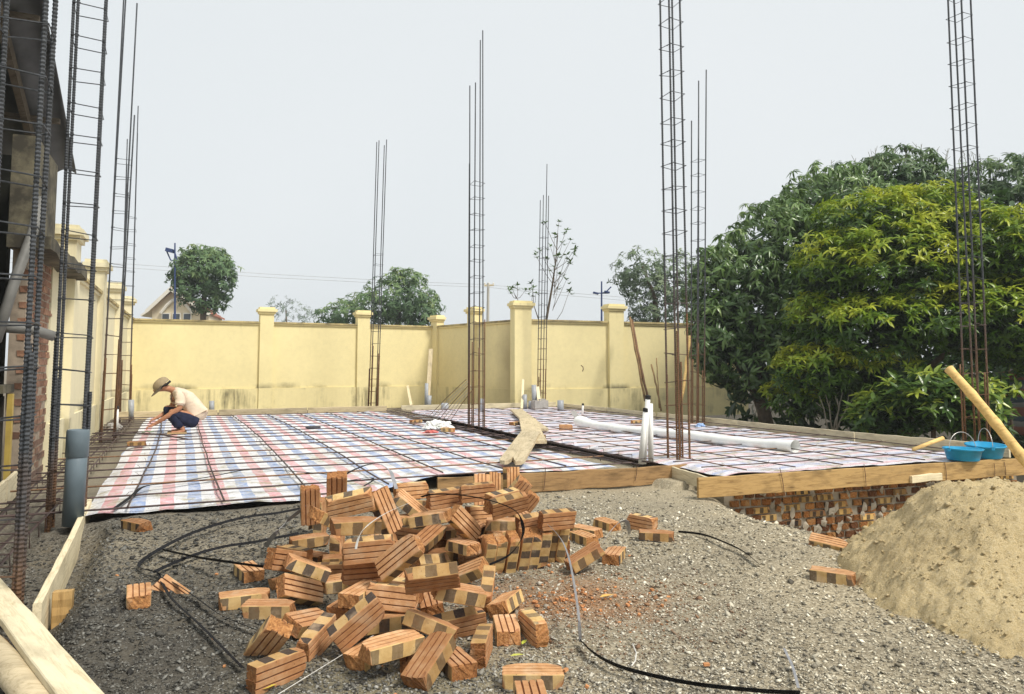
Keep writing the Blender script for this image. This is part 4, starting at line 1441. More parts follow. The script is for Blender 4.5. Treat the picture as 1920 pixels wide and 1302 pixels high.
# odd bricks elsewhere
def yaw_q(a, b=0, c=0): return Quaternion((0, 0, 1), a) @ Quaternion((1, 0, 0), b) @ Quaternion((0, 1, 0), c)
def put(px, py, z, yaw, label, roll=0, tilt=0, dz=.03):
    p = at_z(px, py, z)
    brick(p + UP * dz, yaw_q(yaw, roll, tilt), label, 'odd bricks lying about', int(px))
put(256, 840, .0, .2, 'dark red brick on the striped sheet in front of the worker', dz=.05)
put(780, 796, .0, .6, 'brick on the mesh left of the centre rebar column', dz=.05)
put(840, 812, .0, -.3, 'brick on the mesh beside the crumpled white bag', dz=.05)
put(966, 801, .0, .9, 'orange brick on the mesh left of the walkway planks', dz=.06)
put(1061, 808, .0, .0, 'brick with holes facing the camera on the right bay near the rolled film', dz=.05, roll=1.57)
put(1195, 797, .0, .3, 'brick on the right bay behind the two white pipes', dz=.05)
p = at_ground(1553, 1027); brick(p + UP * .02, yaw_q(-.6, .3, .12), 'brick half buried at the foot of the brick footing beside the sand', 'odd bricks lying about', 4)
p = at_z(322, 1110, -.03); brick(p + UP * -.012, yaw_q(-.7, .5, .3), 'broken brick half sunk in the gravel beside the single brick on the far left', 'odd bricks lying about', 2)

# brick chips round the heap
b = MB()
cr_ = random.Random(11)
for k in range(210):
    an, rr = cr_.uniform(0, 6.283), abs(cr_.gauss(0, .55)) + .1
    x, y = -.25 + math.cos(an) * rr * 1.25, 3.7 + math.sin(an) * rr * 1.25
    if k < 100: x, y = .32 + cr_.gauss(0, .21), 3.74 + cr_.gauss(0, .16)
    s_ = cr_.uniform(.004, .014)
    z = zg(x, y) + s_ * .5
    q = Matrix.Rotation(cr_.uniform(0, 3), 3, 'Z') @ Matrix.Rotation(cr_.uniform(-.5, .5), 3, 'X')
    n0 = len(b.v)
    b.box((x, y, z), (s_ * cr_.uniform(.8, 2), s_, s_ * .7), q)
o = b.obj('brick_chips', plain('brick_chip', (.52, .24, .10), .95, .3, 40)); tag(o, 'orange brick chips strewn on the gravel round the heap', 'rubble', kind='stuff')

# ------------------------------------------------------------------ sand
def sand_h(x, y):
    """height of the sand over z = -0.1"""
    u, v = x - 2.48, y - 4.1
    ca, sa = math.cos(.305), math.sin(.305)
    uu, vv = u * ca - v * sa, u * sa + v * ca
    d = math.hypot(uu / (2.2 if uu > 0 else .66), vv / 1.25)
    h = max(.55 * (1 - sm(.05, 1.0, d)), .57 * max(0, 1 - d) ** .92)
    return h
gx, gy = 250, 250
vs_, fs_ = [], []
idx = {}
for j in range(gy + 1):
    for i in range(gx + 1):
        x, y = 1.4 + 3.3 * i / gx, 2.5 + 3.3 * j / gy
        q = Vector((x, y, 0))
        h = sand_h(x + .05 * noise.noise(q * 3.1), y + .05 * noise.noise(q * 3.1 + Vector((9, 0, 0))))
        k = sm(0, .05, h)
        h += k * (.045 * noise.noise(q * 2.6) + .020 * noise.noise(q * 7) + .016 * noise.noise(q * 14) + .024 * max(0, noise.noise(q * 22) - .08) + .022 * max(0, noise.noise(q * 38) - .04) + .010 * noise.noise(q * 75))
        z = zg(x, y) - .03 + h if zg(x, y) > -.12 else max(zg(x, y) - .03 + h * 1.15, zg(x, y) - .03)
        vs_.append((x, y, z))
for j in range(gy):
    for i in range(gx):
        k = j * (gx + 1) + i
        fs_.append((k, k + 1, k + gx + 2, k + gx + 1))
def sand_mat():
    m = NT('coarse_sand')
    p = m.pos()
    n1, n2, n3 = m.noise(p, 1.6, 3), m.noise(p, 75, 6, .75), m.noise(p, 240, 3)
    c = m.ramp(n2, [(.3, (.60, .44, .205)), (.5, (.81, .64, .35)), (.75, (.89, .75, .49))])
    c = m.mix(m.ramp(n1, [(.4, (0,) * 3), (.65, (.3,) * 3)]), c, (.52, .38, .18))
    n4 = m.noise(p, 30, 5, .8)
    c = m.mix(m.ramp(n4, [(.28, (.35,) * 3), (.40, (0,) * 3)]), c, (.36, .25, .10))
    c = m.mix(.35, c, m.ramp(n3, [(.35, (.55,) * 3), (.65, (1.15,) * 3)]), 'MULTIPLY')
    m.col(c); m.rough(.97)
    m.bump(m.math('ADD', n2, m.math('MULTIPLY', n3, .4)), 1.0, .022)
    return m.m
b = MB(); b.add(vs_, fs_)
sand_m = sand_mat()
sand_o = tag(b.obj('sand_pile', sand_m, smooth=True), 'large heap of yellow building sand on the right, in front of the brick footing', 'sand pile')
sv = b.v
b = MB(); cr2 = random.Random(3)
octa = [(1, 0, 0), (0, 1, 0), (-1, 0, 0), (0, -1, 0), (0, 0, 1), (0, 0, -1)]
otri = [(0, 1, 4), (1, 2, 4), (2, 3, 4), (3, 0, 4), (1, 0, 5), (2, 1, 5), (3, 2, 5), (0, 3, 5)]
nk = 0
while nk < 3000:
    x, y, z = sv[cr2.randrange(len(sv))]
    on = sand_h(x, y)
    near_foot = on < .015 and min(sand_h(x + .1, y), 1) + sand_h(x, y + .1) + sand_h(x + .07, y + .07) > .02
    if on < .02 and not (near_foot and cr2.random() < .5): continue
    nk += 1
    s_ = min(.022, cr2.lognormvariate(math.log(.0050), .5))
    if on < .02: z = zg(x, y) + .004
    b.add([(x + p[0] * s_ * cr2.uniform(.7, 1.5), y + p[1] * s_ * cr2.uniform(.7, 1.5), z + s_ * .3 + p[2] * s_ * cr2.uniform(.5, 1)) for p in octa], otri)
o = b.obj('sand_clods', sand_m, sand_o, smooth=True); o['kind'] = 'stuff'

# ------------------------------------------------------------------ pipes, buckets, pole
def pipe(name, p0, p1, r, m, label, cap=None, n=16, collar=False, group=None):
    d = (p1 - p0)
    mw = Matrix.Translation(p0) @ d.to_track_quat('Z', 'Y').to_matrix().to_4x4()
    h = d.length
    b = MB()
    b.lathe([(r * .86, h * .4), (r * .86, h), (r, h), (r, 0), (r * .86, 0)], n)
    if collar:
        b.lathe([(r, h - .19), (r * 1.09, h - .185), (r * 1.09, h - .012), (r * 1.02, h)], n)
    b.lathe([(0.0005, h * .4), (r * .86, h * .4)], n)
    o = link_copy(b.mesh(name, m, True), name, mw)
    tag(o, label, 'pipe', group)
    if cap:
        c = MB(); c.lathe([(r * 1.12, h - .028), (r * 1.12, h + .012), (.001, h + .02)], n)
        q = link_copy(c.mesh('cap', cap), 'cap', mw, o)
    return o
pb = at_z(136, 985, -.04); pt = at_y(147, 806, pb.y)
pipe('drain_pipe', pb, pt, .067, M['pvc_blue'], 'thick blue-grey drain pipe with a collar, standing at the left edge beside the rebar column', collar=True, n=28)
for (bx, by), (tx, ty), r, lab in [((246, 786), (246, 750), .055, 'grey pipe stub left of the worker'), ((397, 776), (397, 752), .055, 'grey pipe stub right of the worker, by the far board'),
    ((799, 768), (800, 719), .045, 'tall grey pipe stub in the wall corner'), ((803, 768), (805, 742), .06, 'short grey pipe stub in the wall corner'),
    ((984, 769), (984, 740), .055, 'grey pipe stub left of the cement block'), ((1003, 769), (1001, 722), .06, 'taller grey pipe behind the cement block'), ((995, 769), (995, 752), .055, 'lowest grey pipe stub touching the cement block'),
    ((1051, 773), (1051, 751), .075, 'wide grey pipe stub right of the cement block'), ((834, 772), (834, 756), .09, 'grey pipe stub behind the fan of rods'), ((904, 775), (905, 748), .055, 'grey pipe stub behind the centre rebar column'),]:
    p0 = at_z(bx, by, -.02); pipe('pipe_stub', p0, at_y(tx, ty, p0.y), r, M['pvc_grey'], lab, group='grey pipe stubs in the slab')
p0 = at_z(1207, 870, .0); pipe('water_pipe', p0, at_y(1215, 744, p0.y), .028, M['pvc_white'], 'taller of two white pipes standing by the big rebar column', cap=M['black_rubber'])
p0 = at_z(1213, 868, .0); pipe('water_pipe', p0 + Vector((.05, .03, 0)), at_y(1219, 757, p0.y), .03, M['pvc_white'], 'middle white pipe behind the tall one by the big rebar column')
p0 = at_z(1204, 870, .0); pipe('water_pipe', p0 + Vector((-.02, -.03, 0)), at_y(1211, 768, p0.y), .03, M['pvc_white'], 'shorter of the white pipes by the big rebar column, black cap', cap=M['black_rubber'])
p0 = at_z(1092, 780, .0); pipe('water_pipe', p0, at_y(1093, 758, p0.y), .022, M['pvc_white'], 'small white pipe at the open end of the rolled film', cap=M['black_rubber'])
p0 = at_z(219, 812, .0); pipe('water_pipe', p0, at_y(220, 764, p0.y), .022, M['pvc_white'], 'thin white pipe beside the left rebar column', cap=M['black_rubber'])
# cement block
c = at_z(1012, 768, 0); b = MB(); b.box(c + UP * .10, (.36, .22, .24), Matrix.Rotation(PHI, 3, 'Z')); b.box(c + UP * .235 + Vector((.03, 0, 0)), (.2, .12, .04), Matrix.Rotation(PHI + .3, 3, 'Z'))
tag(b.obj('cement_block', M['concrete']), 'rough cement block among the grey pipes below the corner pillar', 'block')
# slats leaning in the corner and on the walls
def lean(name, b0, t0, Yb, Yt, wd, th, m, label, cat, group=None):
    p0, p1 = at_y(b0[0], b0[1], Yb), at_y(t0[0], t0[1], Yt)
    return plank(name, p0, p1, wd, th, m, label, cat, group, up=Vector((0, -1, .2)), seg=6)
lean('leaning_slat', (801, 768), (808, 655), 20.2, 21.6, .12, .03, M['wood_grey'], 'tall grey slat leaning in the wall corner', 'slat')
lean('leaning_slat', (771, 760), (764, 724), 20.4, 21.5, .07, .03, M['wood_form'], 'short pale stick leaning on the back wall left of the corner', 'slat')
lean('leaning_slat', (978, 770), (981, 712), 18.0, 18.6, .06, .03, M['wood_form'], 'pale stick standing left of the grey pipes', 'slat')
lean('leaning_slat', (1011, 752), (1008, 726), 18.0, 18.4, .08, .03, M['wood_form'], 'pale stick between the grey pipe and the short rebar column', 'slat')
def stick(b0, t0, Yb, Yt, r, m, label, cat='stick', group=None):
    p0, p1 = at_y(b0[0], b0[1], Yb), at_y(t0[0], t0[1], Yt)
    q = MB(); pts = [p0.lerp(p1, i / 10) + Vector((rnd.uniform(-1, 1), 0, 0)) * r * .5 for i in range(11)]
    q.tube(pts, [r * (1.1 if i % 3 == 0 else .95) for i in range(11)], 7)
    return tag(q.obj('bamboo_stick', m, smooth=True), label, cat, group)
stick((1210, 752), (1181, 595), 18.2, 19.5, .030, M['wood_brown'], 'left of two long brown sticks leaning on the right wall')
stick((1216, 752), (1184, 600), 18.2, 19.5, .032, M['rust'], 'right of two long brown sticks leaning on the right wall')
stick((1240, 770), (1222, 684), 17.9, 19.6, .021, M['wood_brown'], 'thin dry stick leaning on the right wall, left one of the pair')
stick((1236, 765), (1231, 672), 17.9, 19.6, .015, M['wood_brown'], 'thinnest upright twig leaning on the right wall')
stick((1277, 760), (1294, 630), 14.5, 14.9, .03, M['bamboo'], 'pale wooden tool handle leaning between the two right rebar columns', 'handle')
# rolled plastic film
def film():
    p0, p1 = at_z(1086, 796, .07), at_z(1486, 838, .07)
    n, k = 44, 16
    vs_, fs_ = [], []
    for i in range(n + 1):
        t = i / n
        c = p0.lerp(p1, t) + UP * (.05 * (1 - sm(0, .12, t)) + .010 * math.sin(t * 14))
        c += D1 * (.05 * math.sin(t * 5))
        r_ = .085 + .012 * noise.noise(Vector((t * 9, 0, 0))) + .04 * (1 - sm(0, .07, t)) + .015 * sm(.95, 1, t)
        d = (p1 - p0).normalized(); s_ = d.cross(UP).normalized()
        for j in range(k):
            an = j / k * 6.283
            rr = r_ * (1 + .10 * noise.noise(Vector((t * 22, math.cos(an) * 2, math.sin(an) * 2))))
            vs_.append(c + s_ * math.cos(an) * rr + UP * (math.sin(an) * rr * .78))
    for i in range(n):
        for j in range(k):
            j2 = (j + 1) % k
            fs_.append((i*k+j, i*k+j2, (i+1)*k+j2, (i+1)*k+j))
    b = MB(); b.add(vs_, fs_)
    # torn flap standing up at the far end
    fl = []
    for i in range(7):
        for j in range(5):
            fl.append(p0 + (p0 - p1).normalized() * (.04 * j) + D1 * (i - 3) * .035 + UP * (.02 + .05 * j + .025 * noise.noise(Vector((i * .9, j * .7, 3)))))
    b.add(fl, [(i*5+j, (i+1)*5+j, (i+1)*5+j+1, i*5+j+1) for i in range(6) for j in range(4)])
    tag(b.obj('rolled_film', M['white_film'], smooth=True), 'long roll of white plastic film lying across the mesh of the right bay', 'plastic film')
film()
def crumple(px, py, z, r, sq, label, m, seed, name='plastic_bag', cat='bag'):
    c = at_z(px, py, z)
    me = bpy.data.meshes.new(name)
    bm = bmesh.new(); bmesh.ops.create_icosphere(bm, subdivisions=4, radius=1)
    for v in bm.verts:
        q = v.co * 1.6 + Vector((seed, 0, 0))
        k = 1 + .35 * noise.noise(q) + .28 * noise.noise(q * 2.7) + .16 * noise.noise(q * 6)
        v.co = Vector((v.co.x * k * r, v.co.y * k * r, max(-.1, v.co.z * k) * r * sq))
    bm.to_mesh(me); bm.free(); me.materials.append(m)
    o = bpy.data.objects.new(name, me); C.objects.link(o); o.location = c + UP * r * .05
    return tag(o, label, cat)
crumple(821, 803, .04, .22, .55, 'crumpled white plastic bag on the mesh left of the centre rebar column', M['white_film'], 2)
crumple(808, 812, .04, .10, .35, 'small red and white rag beside the crumpled bag', plain('red_rag', (.55, .16, .14), .8, .3, 20), 5, 'rag', 'rag')
crumple(212, 806, .02, .13, .7, 'pale stone by the foot of the left rebar column', M['concrete'], 8, 'stone', 'stone')
crumple(1313, 800, .04, .08, .6, 'small pale blue plastic scrap by the foot of the farther right rebar column', plain('blue_scrap', (.35, .5, .75), .5), 12, 'plastic_scrap', 'scrap')
b = MB(); c = at_z(587, 803, .06); b.lathe([(.001, .035), (.09, .032), (.12, .02), (.12, .0), (.001, -.002)], 16, c)
tag(b.obj('wire_coil', plain('dark_coil', (.05, .05, .06), .6)), 'small dark disc lying on the mesh in the middle of the left bay', 'coil')
# blue buckets
def bucket(px, py, z, r, h, tilt, yaw, label, hand):
    c = at_z(px, py, z)
    e = empty('bucket', c, label, 'bucket', 'blue buckets')
    rot = Matrix.Translation(c) @ Matrix.Rotation(yaw, 4, 'Z') @ Matrix.Rotation(tilt, 4, 'Y')
    rb = r * .80
    b = MB(); b.lathe([(.001, .006), (rb, .0), (rb + .006, .012), (r - .008, h - .02), (r + .004, h - .022), (r + .012, h - .004), (r + .004, h), (r - .010, h - .002), (rb - .012, .02), (.001, .018)], 36)
    link_copy(b.mesh('shell', M['bucket'], True), 'shell', rot, e)
    b = MB(); b.lathe([(.001, .05), (rb - .004, .047), (rb - .0, .04)], 30)
    link_copy(b.mesh('cement_crust', M['bucket_in']), 'cement_crust', rot, e)
    b = MB()
    pts = []
    for i in range(19):
        an = math.pi * i / 18
        pts.append(rot @ (Vector((math.cos(an) * (r + .01), 0, h - .015)) + (Vector((0, math.sin(hand), math.cos(hand))) * math.sin(an) * r * .98)))
    b.tube(pts, .004, 6); b.obj('handle', M['steel_pale'], e, smooth=True)
    for s_ in (-1, 1):
        b = MB(); b.box((0, 0, 0), (.022, .035, .035)); link_copy(b.mesh('lug', M['bucket']), 'lug', rot @ Matrix.Translation((s_ * (r + .012), 0, h - .015)), e)
    return e, rot
bucket(1806, 863, .01, .195, .135, .02, .35, 'blue bucket in front, its wire handle standing up, on the corner of the ochre plank', .1)
bucket(1848, 857, .02, .20, .145, -.06, 1.35, 'blue bucket behind and right of the other one, with a short handle loop', .0)
# bamboo pole stuck in the sand
p0, p1 = at_y(1779, 692, 5.35), at_y(2010, 965, 4.6)
b = MB(); n_ = 24
pts = [p0.lerp(p1, i / n_) + UP * .012 * math.sin(i / n_ * 6) for i in range(n_ + 1)]
b.tube(pts, [.030 + .006 * (i / n_) + (.004 if i % 5 == 0 else 0) for i in range(n_ + 1)], 14)
tag(b.obj('bamboo_pole', M['bamboo'], smooth=True), 'thick yellow pole sticking out of the sand at the right edge', 'pole')
p0, p1 = at_z(1712, 843, .03), at_y(1768, 822, at_z(1712, 843, .03).y + .15)
b = MB(); b.tube([p0, p0.lerp(p1, .5), p1], [.022, .024, .027], 10); tag(b.obj('tool_handle', M['bamboo'], smooth=True), 'short round tool handle resting on the right edge board, left of the buckets', 'handle')

# ------------------------------------------------------------------ strapping bands
def strap(pts, m, label, wd=.016, up=None, flat=True, name='strapping_band', edge=False):
    """pts: (px, py, 'z', value) on a level or (px, py, 'y', depth)"""
    P = []
    for a, b_, k, v in pts:
        if k == 'z':
            q = at_z(a, b_, v)
            for _ in range(3):
                sa_, sb_ = to_site(q.x, q.y)
                low = zg(q.x, q.y) + .026 if sb_ < front_b(min(max(sa_, 0), 9.6)) else v
                q = at_z(a, b_, max(v, low))
            P.append(q)
        else: P.append(at_y(a, b_, v))
    # smooth path
    Q = []
    for i in range(len(P) - 1):
        pm, pn = P[max(i - 1, 0)], P[min(i + 2, len(P) - 1)]
        for s_ in range(6):
            t = s_ / 6
            Q.append(.5 * ((2 * P[i]) + (P[i+1] - pm) * t + (2*pm - 5*P[i] + 4*P[i+1] - pn) * t*t + (3*P[i] - pm - 3*P[i+1] + pn) * t**3))
    Q.append(P[-1])
    vs_, fs_ = [], []
    for i, p in enumerate(Q):
        d = (Q[min(i + 1, len(Q) - 1)] - Q[max(i - 1, 0)]).normalized()
        s_ = d.cross(UP)
        s_ = s_.normalized() if s_.length > .05 else Vector((1, 0, 0))
        if edge: s_ = s_.cross(d).normalized() if edge is True else (s_ * math.cos(edge) + s_.cross(d) * math.sin(edge)).normalized()
        nn = s_.cross(d).normalized()
        vs_ += [p + s_ * wd / 2 + nn * .0008, p - s_ * wd / 2 + nn * .0008, p - s_ * wd / 2 - nn * .0008, p + s_ * wd / 2 - nn * .0008]
    for i in range(len(Q) - 1):
        for j in range(4):
            fs_.append((i*4+j, i*4+(j+1) % 4, i*4+4+(j+1) % 4, i*4+4+j))
    fs_ += [(3, 2, 1, 0), tuple(len(Q) * 4 - 4 + j for j in range(4))]
    b = MB(); b.add(vs_, fs_)
    return tag(b.obj(name, m), label, 'strap', 'strapping cut from the brick packs')
K = M['strap']
Z = lambda *l: [(a, b_, 'z', c) for a, b_, c in l]
strap(Z((570, 952, .05), (520, 962, .03), (445, 973, .03), (350, 1004, .02), (262, 1056, .0), (300, 1076, .0), (360, 1115, -.0), (415, 1154, -.01), (480, 1181, -.05)), K, 'black band looping to the sharp left corner on the gravel, upper one', .02, edge=.6)
strap(Z((560, 1000, .06), (480, 1016, .04), (420, 1025, .03), (360, 1042, .02), (295, 1070, .01), (297, 1076, .0), (320, 1120, -.02), (375, 1172, -.05), (455, 1252, -.07)), K, 'black band on the left gravel that runs down to the big front left brick', .02, edge=.5)
strap(Z((305, 1031, .02), (375, 1046, .05), (430, 1054, .075), (480, 1061, .07), (540, 1067, .05)), K, 'wide black band lying straight across the brick on the left gravel', .028, edge=.7)
strap(Z((215, 953, .04), (245, 932, .05), (272, 912, .06), (330, 905, .06), (400, 893, .07), (470, 881, .07), (560, 885, .06), (650, 893, .05)), K, 'long black band wandering over the striped sheet', .03)
strap(Z((478, 914, .05), (520, 912, .05), (560, 909, .05), (640, 903, .06), (700, 898, .06)), K, 'short black band on the striped sheet just behind the upright bricks', .03)
strap([(632, 902, 'y', 4.45), (658, 884, 'y', 4.55), (692, 871, 'y', 4.65), (716, 872, 'y', 4.7)], K, 'dark arched band rising over the back left of the heap', .020)
strap([(716, 872, 'y', 4.7), (732, 884, 'y', 4.7), (738, 900, 'y', 4.62), (743, 917, 'y', 4.55)], M['strap_grey'], 'grey shiny band dropping onto the back of the heap', .022)
strap(Z((646, 903, .06), (690, 896, .07), (700, 900, .07), (682, 912, .06)), K, 'small hooked black band behind the upper left bricks', .02)
strap([(498, 1026, 'z', -.0), (515, 1002, 'y', 4.2), (540, 976, 'y', 4.25), (575, 949, 'y', 4.2)], M['strap_grey'], 'broad grey band leaning on the left upright bricks', .026, edge=.5)
strap([(667, 1030, 'y', 3.22), (674, 1005, 'y', 3.25), (692, 983, 'y', 3.28), (728, 960, 'y', 3.5), (766, 944, 'y', 4.1)], M['strap_white'], 'pale band crossing the upper heap in a shallow arc', .012, edge=.4)
strap([(790, 932, 'y', 4.2), (812, 927, 'y', 4.15), (860, 928, 'y', 4.05), (920, 939, 'y', 3.95), (966, 958, 'y', 3.9), (980, 985, 'y', 3.9), (978, 1010, 'y', 3.95), (956, 1040, 'y', 4.0), (918, 1059, 'y', 4.02)], K, 'dark band springing in a big curve over the right half of the heap', .017, edge=.5)
strap([(1028, 985, 'y', 4.1), (1040, 996, 'y', 3.95), (1056, 1018, 'y', 3.8), (1068, 1052, 'y', 3.65), (1078, 1105, 'y', 3.4), (1085, 1155, 'y', 3.1), (1088, 1202, 'z', -.06)], M['strap_grey'], 'tall pale band arching from the leaning row down to the gravel', .016, edge=.8)
strap(Z((1088, 1200, -.06), (1110, 1222, -.06), (1145, 1243, -.06), (1200, 1261, -.06), (1300, 1282, -.06), (1420, 1295, -.06), (1500, 1299, -.06)), K, 'black band curving along the gravel at the bottom right', .022, edge=1.0)
strap([(1128, 1020, 'y', 4.5), (1145, 996, 'y', 4.55), (1158, 982, 'y', 4.6), (1171, 977, 'y', 4.65), (1178, 984, 'y', 4.7), (1180, 1002, 'z', -.05)], M['strap_grey'], 'short grey band hooped beside the pair of bricks on the right', .026, edge=.7)
strap(Z((1272, 997, -.05), (1320, 1003, -.06), (1370, 1022, -.07), (1398, 1037, -.07), (1422, 1057, -.07)), K, 'black band trailing to the right from the pair of bricks', .022, edge=.8)
strap(Z((1186, 1013, -.06), (1210, 1014, -.06), (1240, 1018, -.06)), K, 'end of a black band trapped under the flat brick on the right', .016)
strap(Z((1470, 1216, -.06), (1486, 1250, -.06), (1497, 1290, -.06)), M['strap_grey'], 'thin grey band at the bottom right, touching the black curve', .010)
b = MB(); b.tube([at_z(520, 1303, -.06), at_z(580, 1266, -.055), at_z(640, 1229, -.05), at_z(700, 1192, -.03)], .0016, 5)
tag(b.obj('tie_wire', M['strap_white']), 'thin pale wire running straight past the large front left brick', 'wire')
b = MB(); b.tube([at_z(1186, 1208, -.07), at_z(1193, 1225, -.06), at_z(1191, 1240, -.06), at_z(1184, 1249, -.07)], .003, 5)
tag(b.obj('straw', M['strap_white']), 'short bent straw on the gravel right of the black curve', 'straw')
b = MB(); b.tube([at_z(1128, 800, .05), at_z(1160, 806, .055), at_z(1200, 803, .05)], .006, 5); b.obj('loose_rod', M['mesh_bar']); tag(bpy.data.objects['loose_rod'], 'loose rod end beside the rolled film', 'rod')
p = [at_z(210, 816, .05), at_z(250, 812, .07), at_z(300, 815, .06), at_z(352, 824, .05)]
b = MB(); b.tube(p, .011, 6); tag(b.obj('bent_bar', M['mesh_bar']), 'dark bent bar lying in front of the worker', 'bar')
# fallen leaves
def leaf(px, py, col, label, yaw, s_=.045):
    c = at_z(px, py, -.075) + UP * .008
    b = MB(); rot = Matrix.Rotation(yaw, 3, 'Z')
    pr = [(-1, 0, 0), (-.4, .32, .12), (.3, .3, .1), (1, 0, .05), (.3, -.3, .14), (-.4, -.32, .1)]
    b.add([c + rot @ Vector(v) * s_ * .6 for v in pr] + [c], [(i, (i + 1) % 6, 6) for i in range(6)])
    return tag(b.obj('fallen_leaf', plain('leaf_' + str(int(px)), col, .6)), label, 'leaf', 'fallen leaves')
leaf(1138, 1121, (.62, .38, .10), 'yellow-brown dry leaf on the gravel right of the heap', .4, .07)
leaf(983, 1208, (.42, .46, .06), 'yellow-green leaf beside the shaded flat brick', 1.2, .045)
leaf(970, 1233, (.45, .45, .08), 'yellow-green leaf above the lone front brick', .2, .05)
leaf(505, 1293, (.50, .40, .06), 'yellow leaf at the foot of the large front left brick', .8, .05)

# ------------------------------------------------------------------ the worker
def skin_mesh(name, verts, edges, root, m, sub=2):
    """verts: (u, w, z, radius or (rx, ry))"""
    me = bpy.data.meshes.new(name)
    me.from_pydata([v[:3] for v in verts], edges, [])
    o = bpy.data.objects.new(name, me)
    C.objects.link(o)
    sk = o.modifiers.new('skin', 'SKIN'); sk.use_smooth_shade = True; sk.branch_smoothing = .6
    sb = o.modifiers.new('sub', 'SUBSURF'); sb.levels = sub; sb.render_levels = sub
    for i, v in enumerate(verts):
        r_ = v[3] if isinstance(v[3], tuple) else (v[3], v[3])
        me.skin_vertices[0].data[i].radius = r_
        me.skin_vertices[0].data[i].use_root = (i == root)
    dg = bpy.context.evaluated_depsgraph_get(); dg.update()
    nm = bpy.data.meshes.new_from_object(o.evaluated_get(dg))
    bpy.data.objects.remove(o); bpy.data.meshes.remove(me)
    nm.name = name
    nm.materials.clear(); nm.materials.append(m)
    return nm

base = at_z(336, 812, .03)
person = empty('person', base, 'man in a beige shirt and cap squatting on the striped sheet, tying the mesh', 'person')
# local axes: x to the right in the picture, y away from the camera, z up
PM = Matrix.Translation(base) @ Matrix((D2, D1, UP)).transposed().to_4x4()
skin = plain('tanned_skin', (.42, .20, .11), .55, .12, 20)
shirt = NT('beige_shirt')
v_ = shirt.coord(); n_ = shirt.noise(v_, 9, 4); n2_ = shirt.noise(v_, 3.2, 3, .6, .8)
shirt.col(shirt.ramp(n_, [(.3, (.62, .50, .37)), (.7, (.72, .60, .46))])); shirt.rough(.9); shirt.bump(n2_, 1.0, .05)
navy = plain('navy_trousers', (.012, .016, .038), .9, .4, 14, 0, 1.0)
capm = plain('khaki_cap', (.30, .235, .14), .9, .15, 20)
capd = plain('dark_brim', (.03, .028, .025), .8)
hairm = plain('black_hair', (.012, .010, .009), .6)
V = [  # index: place
 (.255, 0, .165, (.13, .12)),   # 0 pelvis
 (.22, 0, .34, .115),          # 1 waist
 (.12, 0, .50, .125),          # 2 chest
 (-.02, 0, .62, .115),         # 3 shoulders
 (-.13, 0, .675, .055),        # 4 neck
 (-.19, 0, .69, .058),         # 5 throat
 (-.235, 0, .705, .085),       # 6 skull base
 (-.265, 0, .745, .095),       # 7 skull
 (-.320, 0, .670, .068),       # 8 face
 (-.312, 0, .625, .044),       # 9 jaw
 # near arm
 (-.04, -.16, .60, .062), (.01, -.225, .40, .047), (-.16, -.20, .28, .040), (-.32, -.13, .165, .030), (-.36, -.115, .145, .034), (-.40, -.105, .125, .028),
 # far arm
 (-.05, .16, .60, .060), (-.10, .22, .42, .046), (-.23, .15, .29, .034), (-.30, .08, .245, .029), (-.335, .07, .23, .032), (-.365, .06, .21, .026),
 # near leg
 (.20, -.10, .19, .105), (-.13, -.16, .345, .072), (-.05, -.16, .20, .058), (.05, -.15, .075, .040), (.06, -.15, .035, .038), (-.04, -.155, .022, .034), (-.12, -.16, .016, .026),
 # far leg
 (.20, .10, .19, .105), (-.205, .12, .40, .072), (-.09, .12, .22, .058), (.04, .11, .075, .040), (.06, .11, .035, .038), (-.04, .11, .022, .034), (-.12, .11, .016, .026),
]
E_ = [(0,1),(1,2),(2,3),(3,4),(4,5),(5,6),(6,7),(6,8),(8,9),(3,10),(10,11),(11,12),(12,13),(13,14),(14,15),(3,16),(16,17),(17,18),(18,19),(19,20),(20,21),
      (0,22),(22,23),(23,24),(24,25),(25,26),(26,27),(27,28),(0,29),(29,30),(30,31),(31,32),(32,33),(33,34),(34,35)]
# nose and ears
V.append((-.392, 0, .655, .014)); E_.append((8, 36))
V.append((-.255, -.105, .705, .016)); E_.append((6, 37)); V.append((-.255, .105, .705, .016)); E_.append((6, 38))
# fingers
for palm, dy in ((15, -1), (21, 1)):
    px_, py_, pz_, _ = V[palm]
    for k in range(4):
        a = len(V)
        off = (k - 1.5) * .014
        lnk = (.040, .046, .043, .034)[k]
        V += [(px_ - .022, py_ + off, pz_ - .006 - abs(k - 1.5) * .002, .0085), (px_ - .022 - lnk * .6, py_ + off * 1.05, pz_ - .024, .0080), (px_ - .020 - lnk * .55, py_ + off, pz_ - .024 - lnk * .7, .0070)]
        E_ += [(palm, a), (a, a + 1), (a + 1, a + 2)]
    a = len(V); q = palm - 1
    V += [(V[q][0] - .01, V[q][1] - .028 * dy * -1, V[q][2] - .012, .010), (V[q][0] - .042, V[q][1] + .036 * dy, V[q][2] - .030, .009)]
    E_ += [(q, a), (a, a + 1)]
body = link_copy(skin_mesh('body', V, E_, 0, skin), 'body', PM, person)
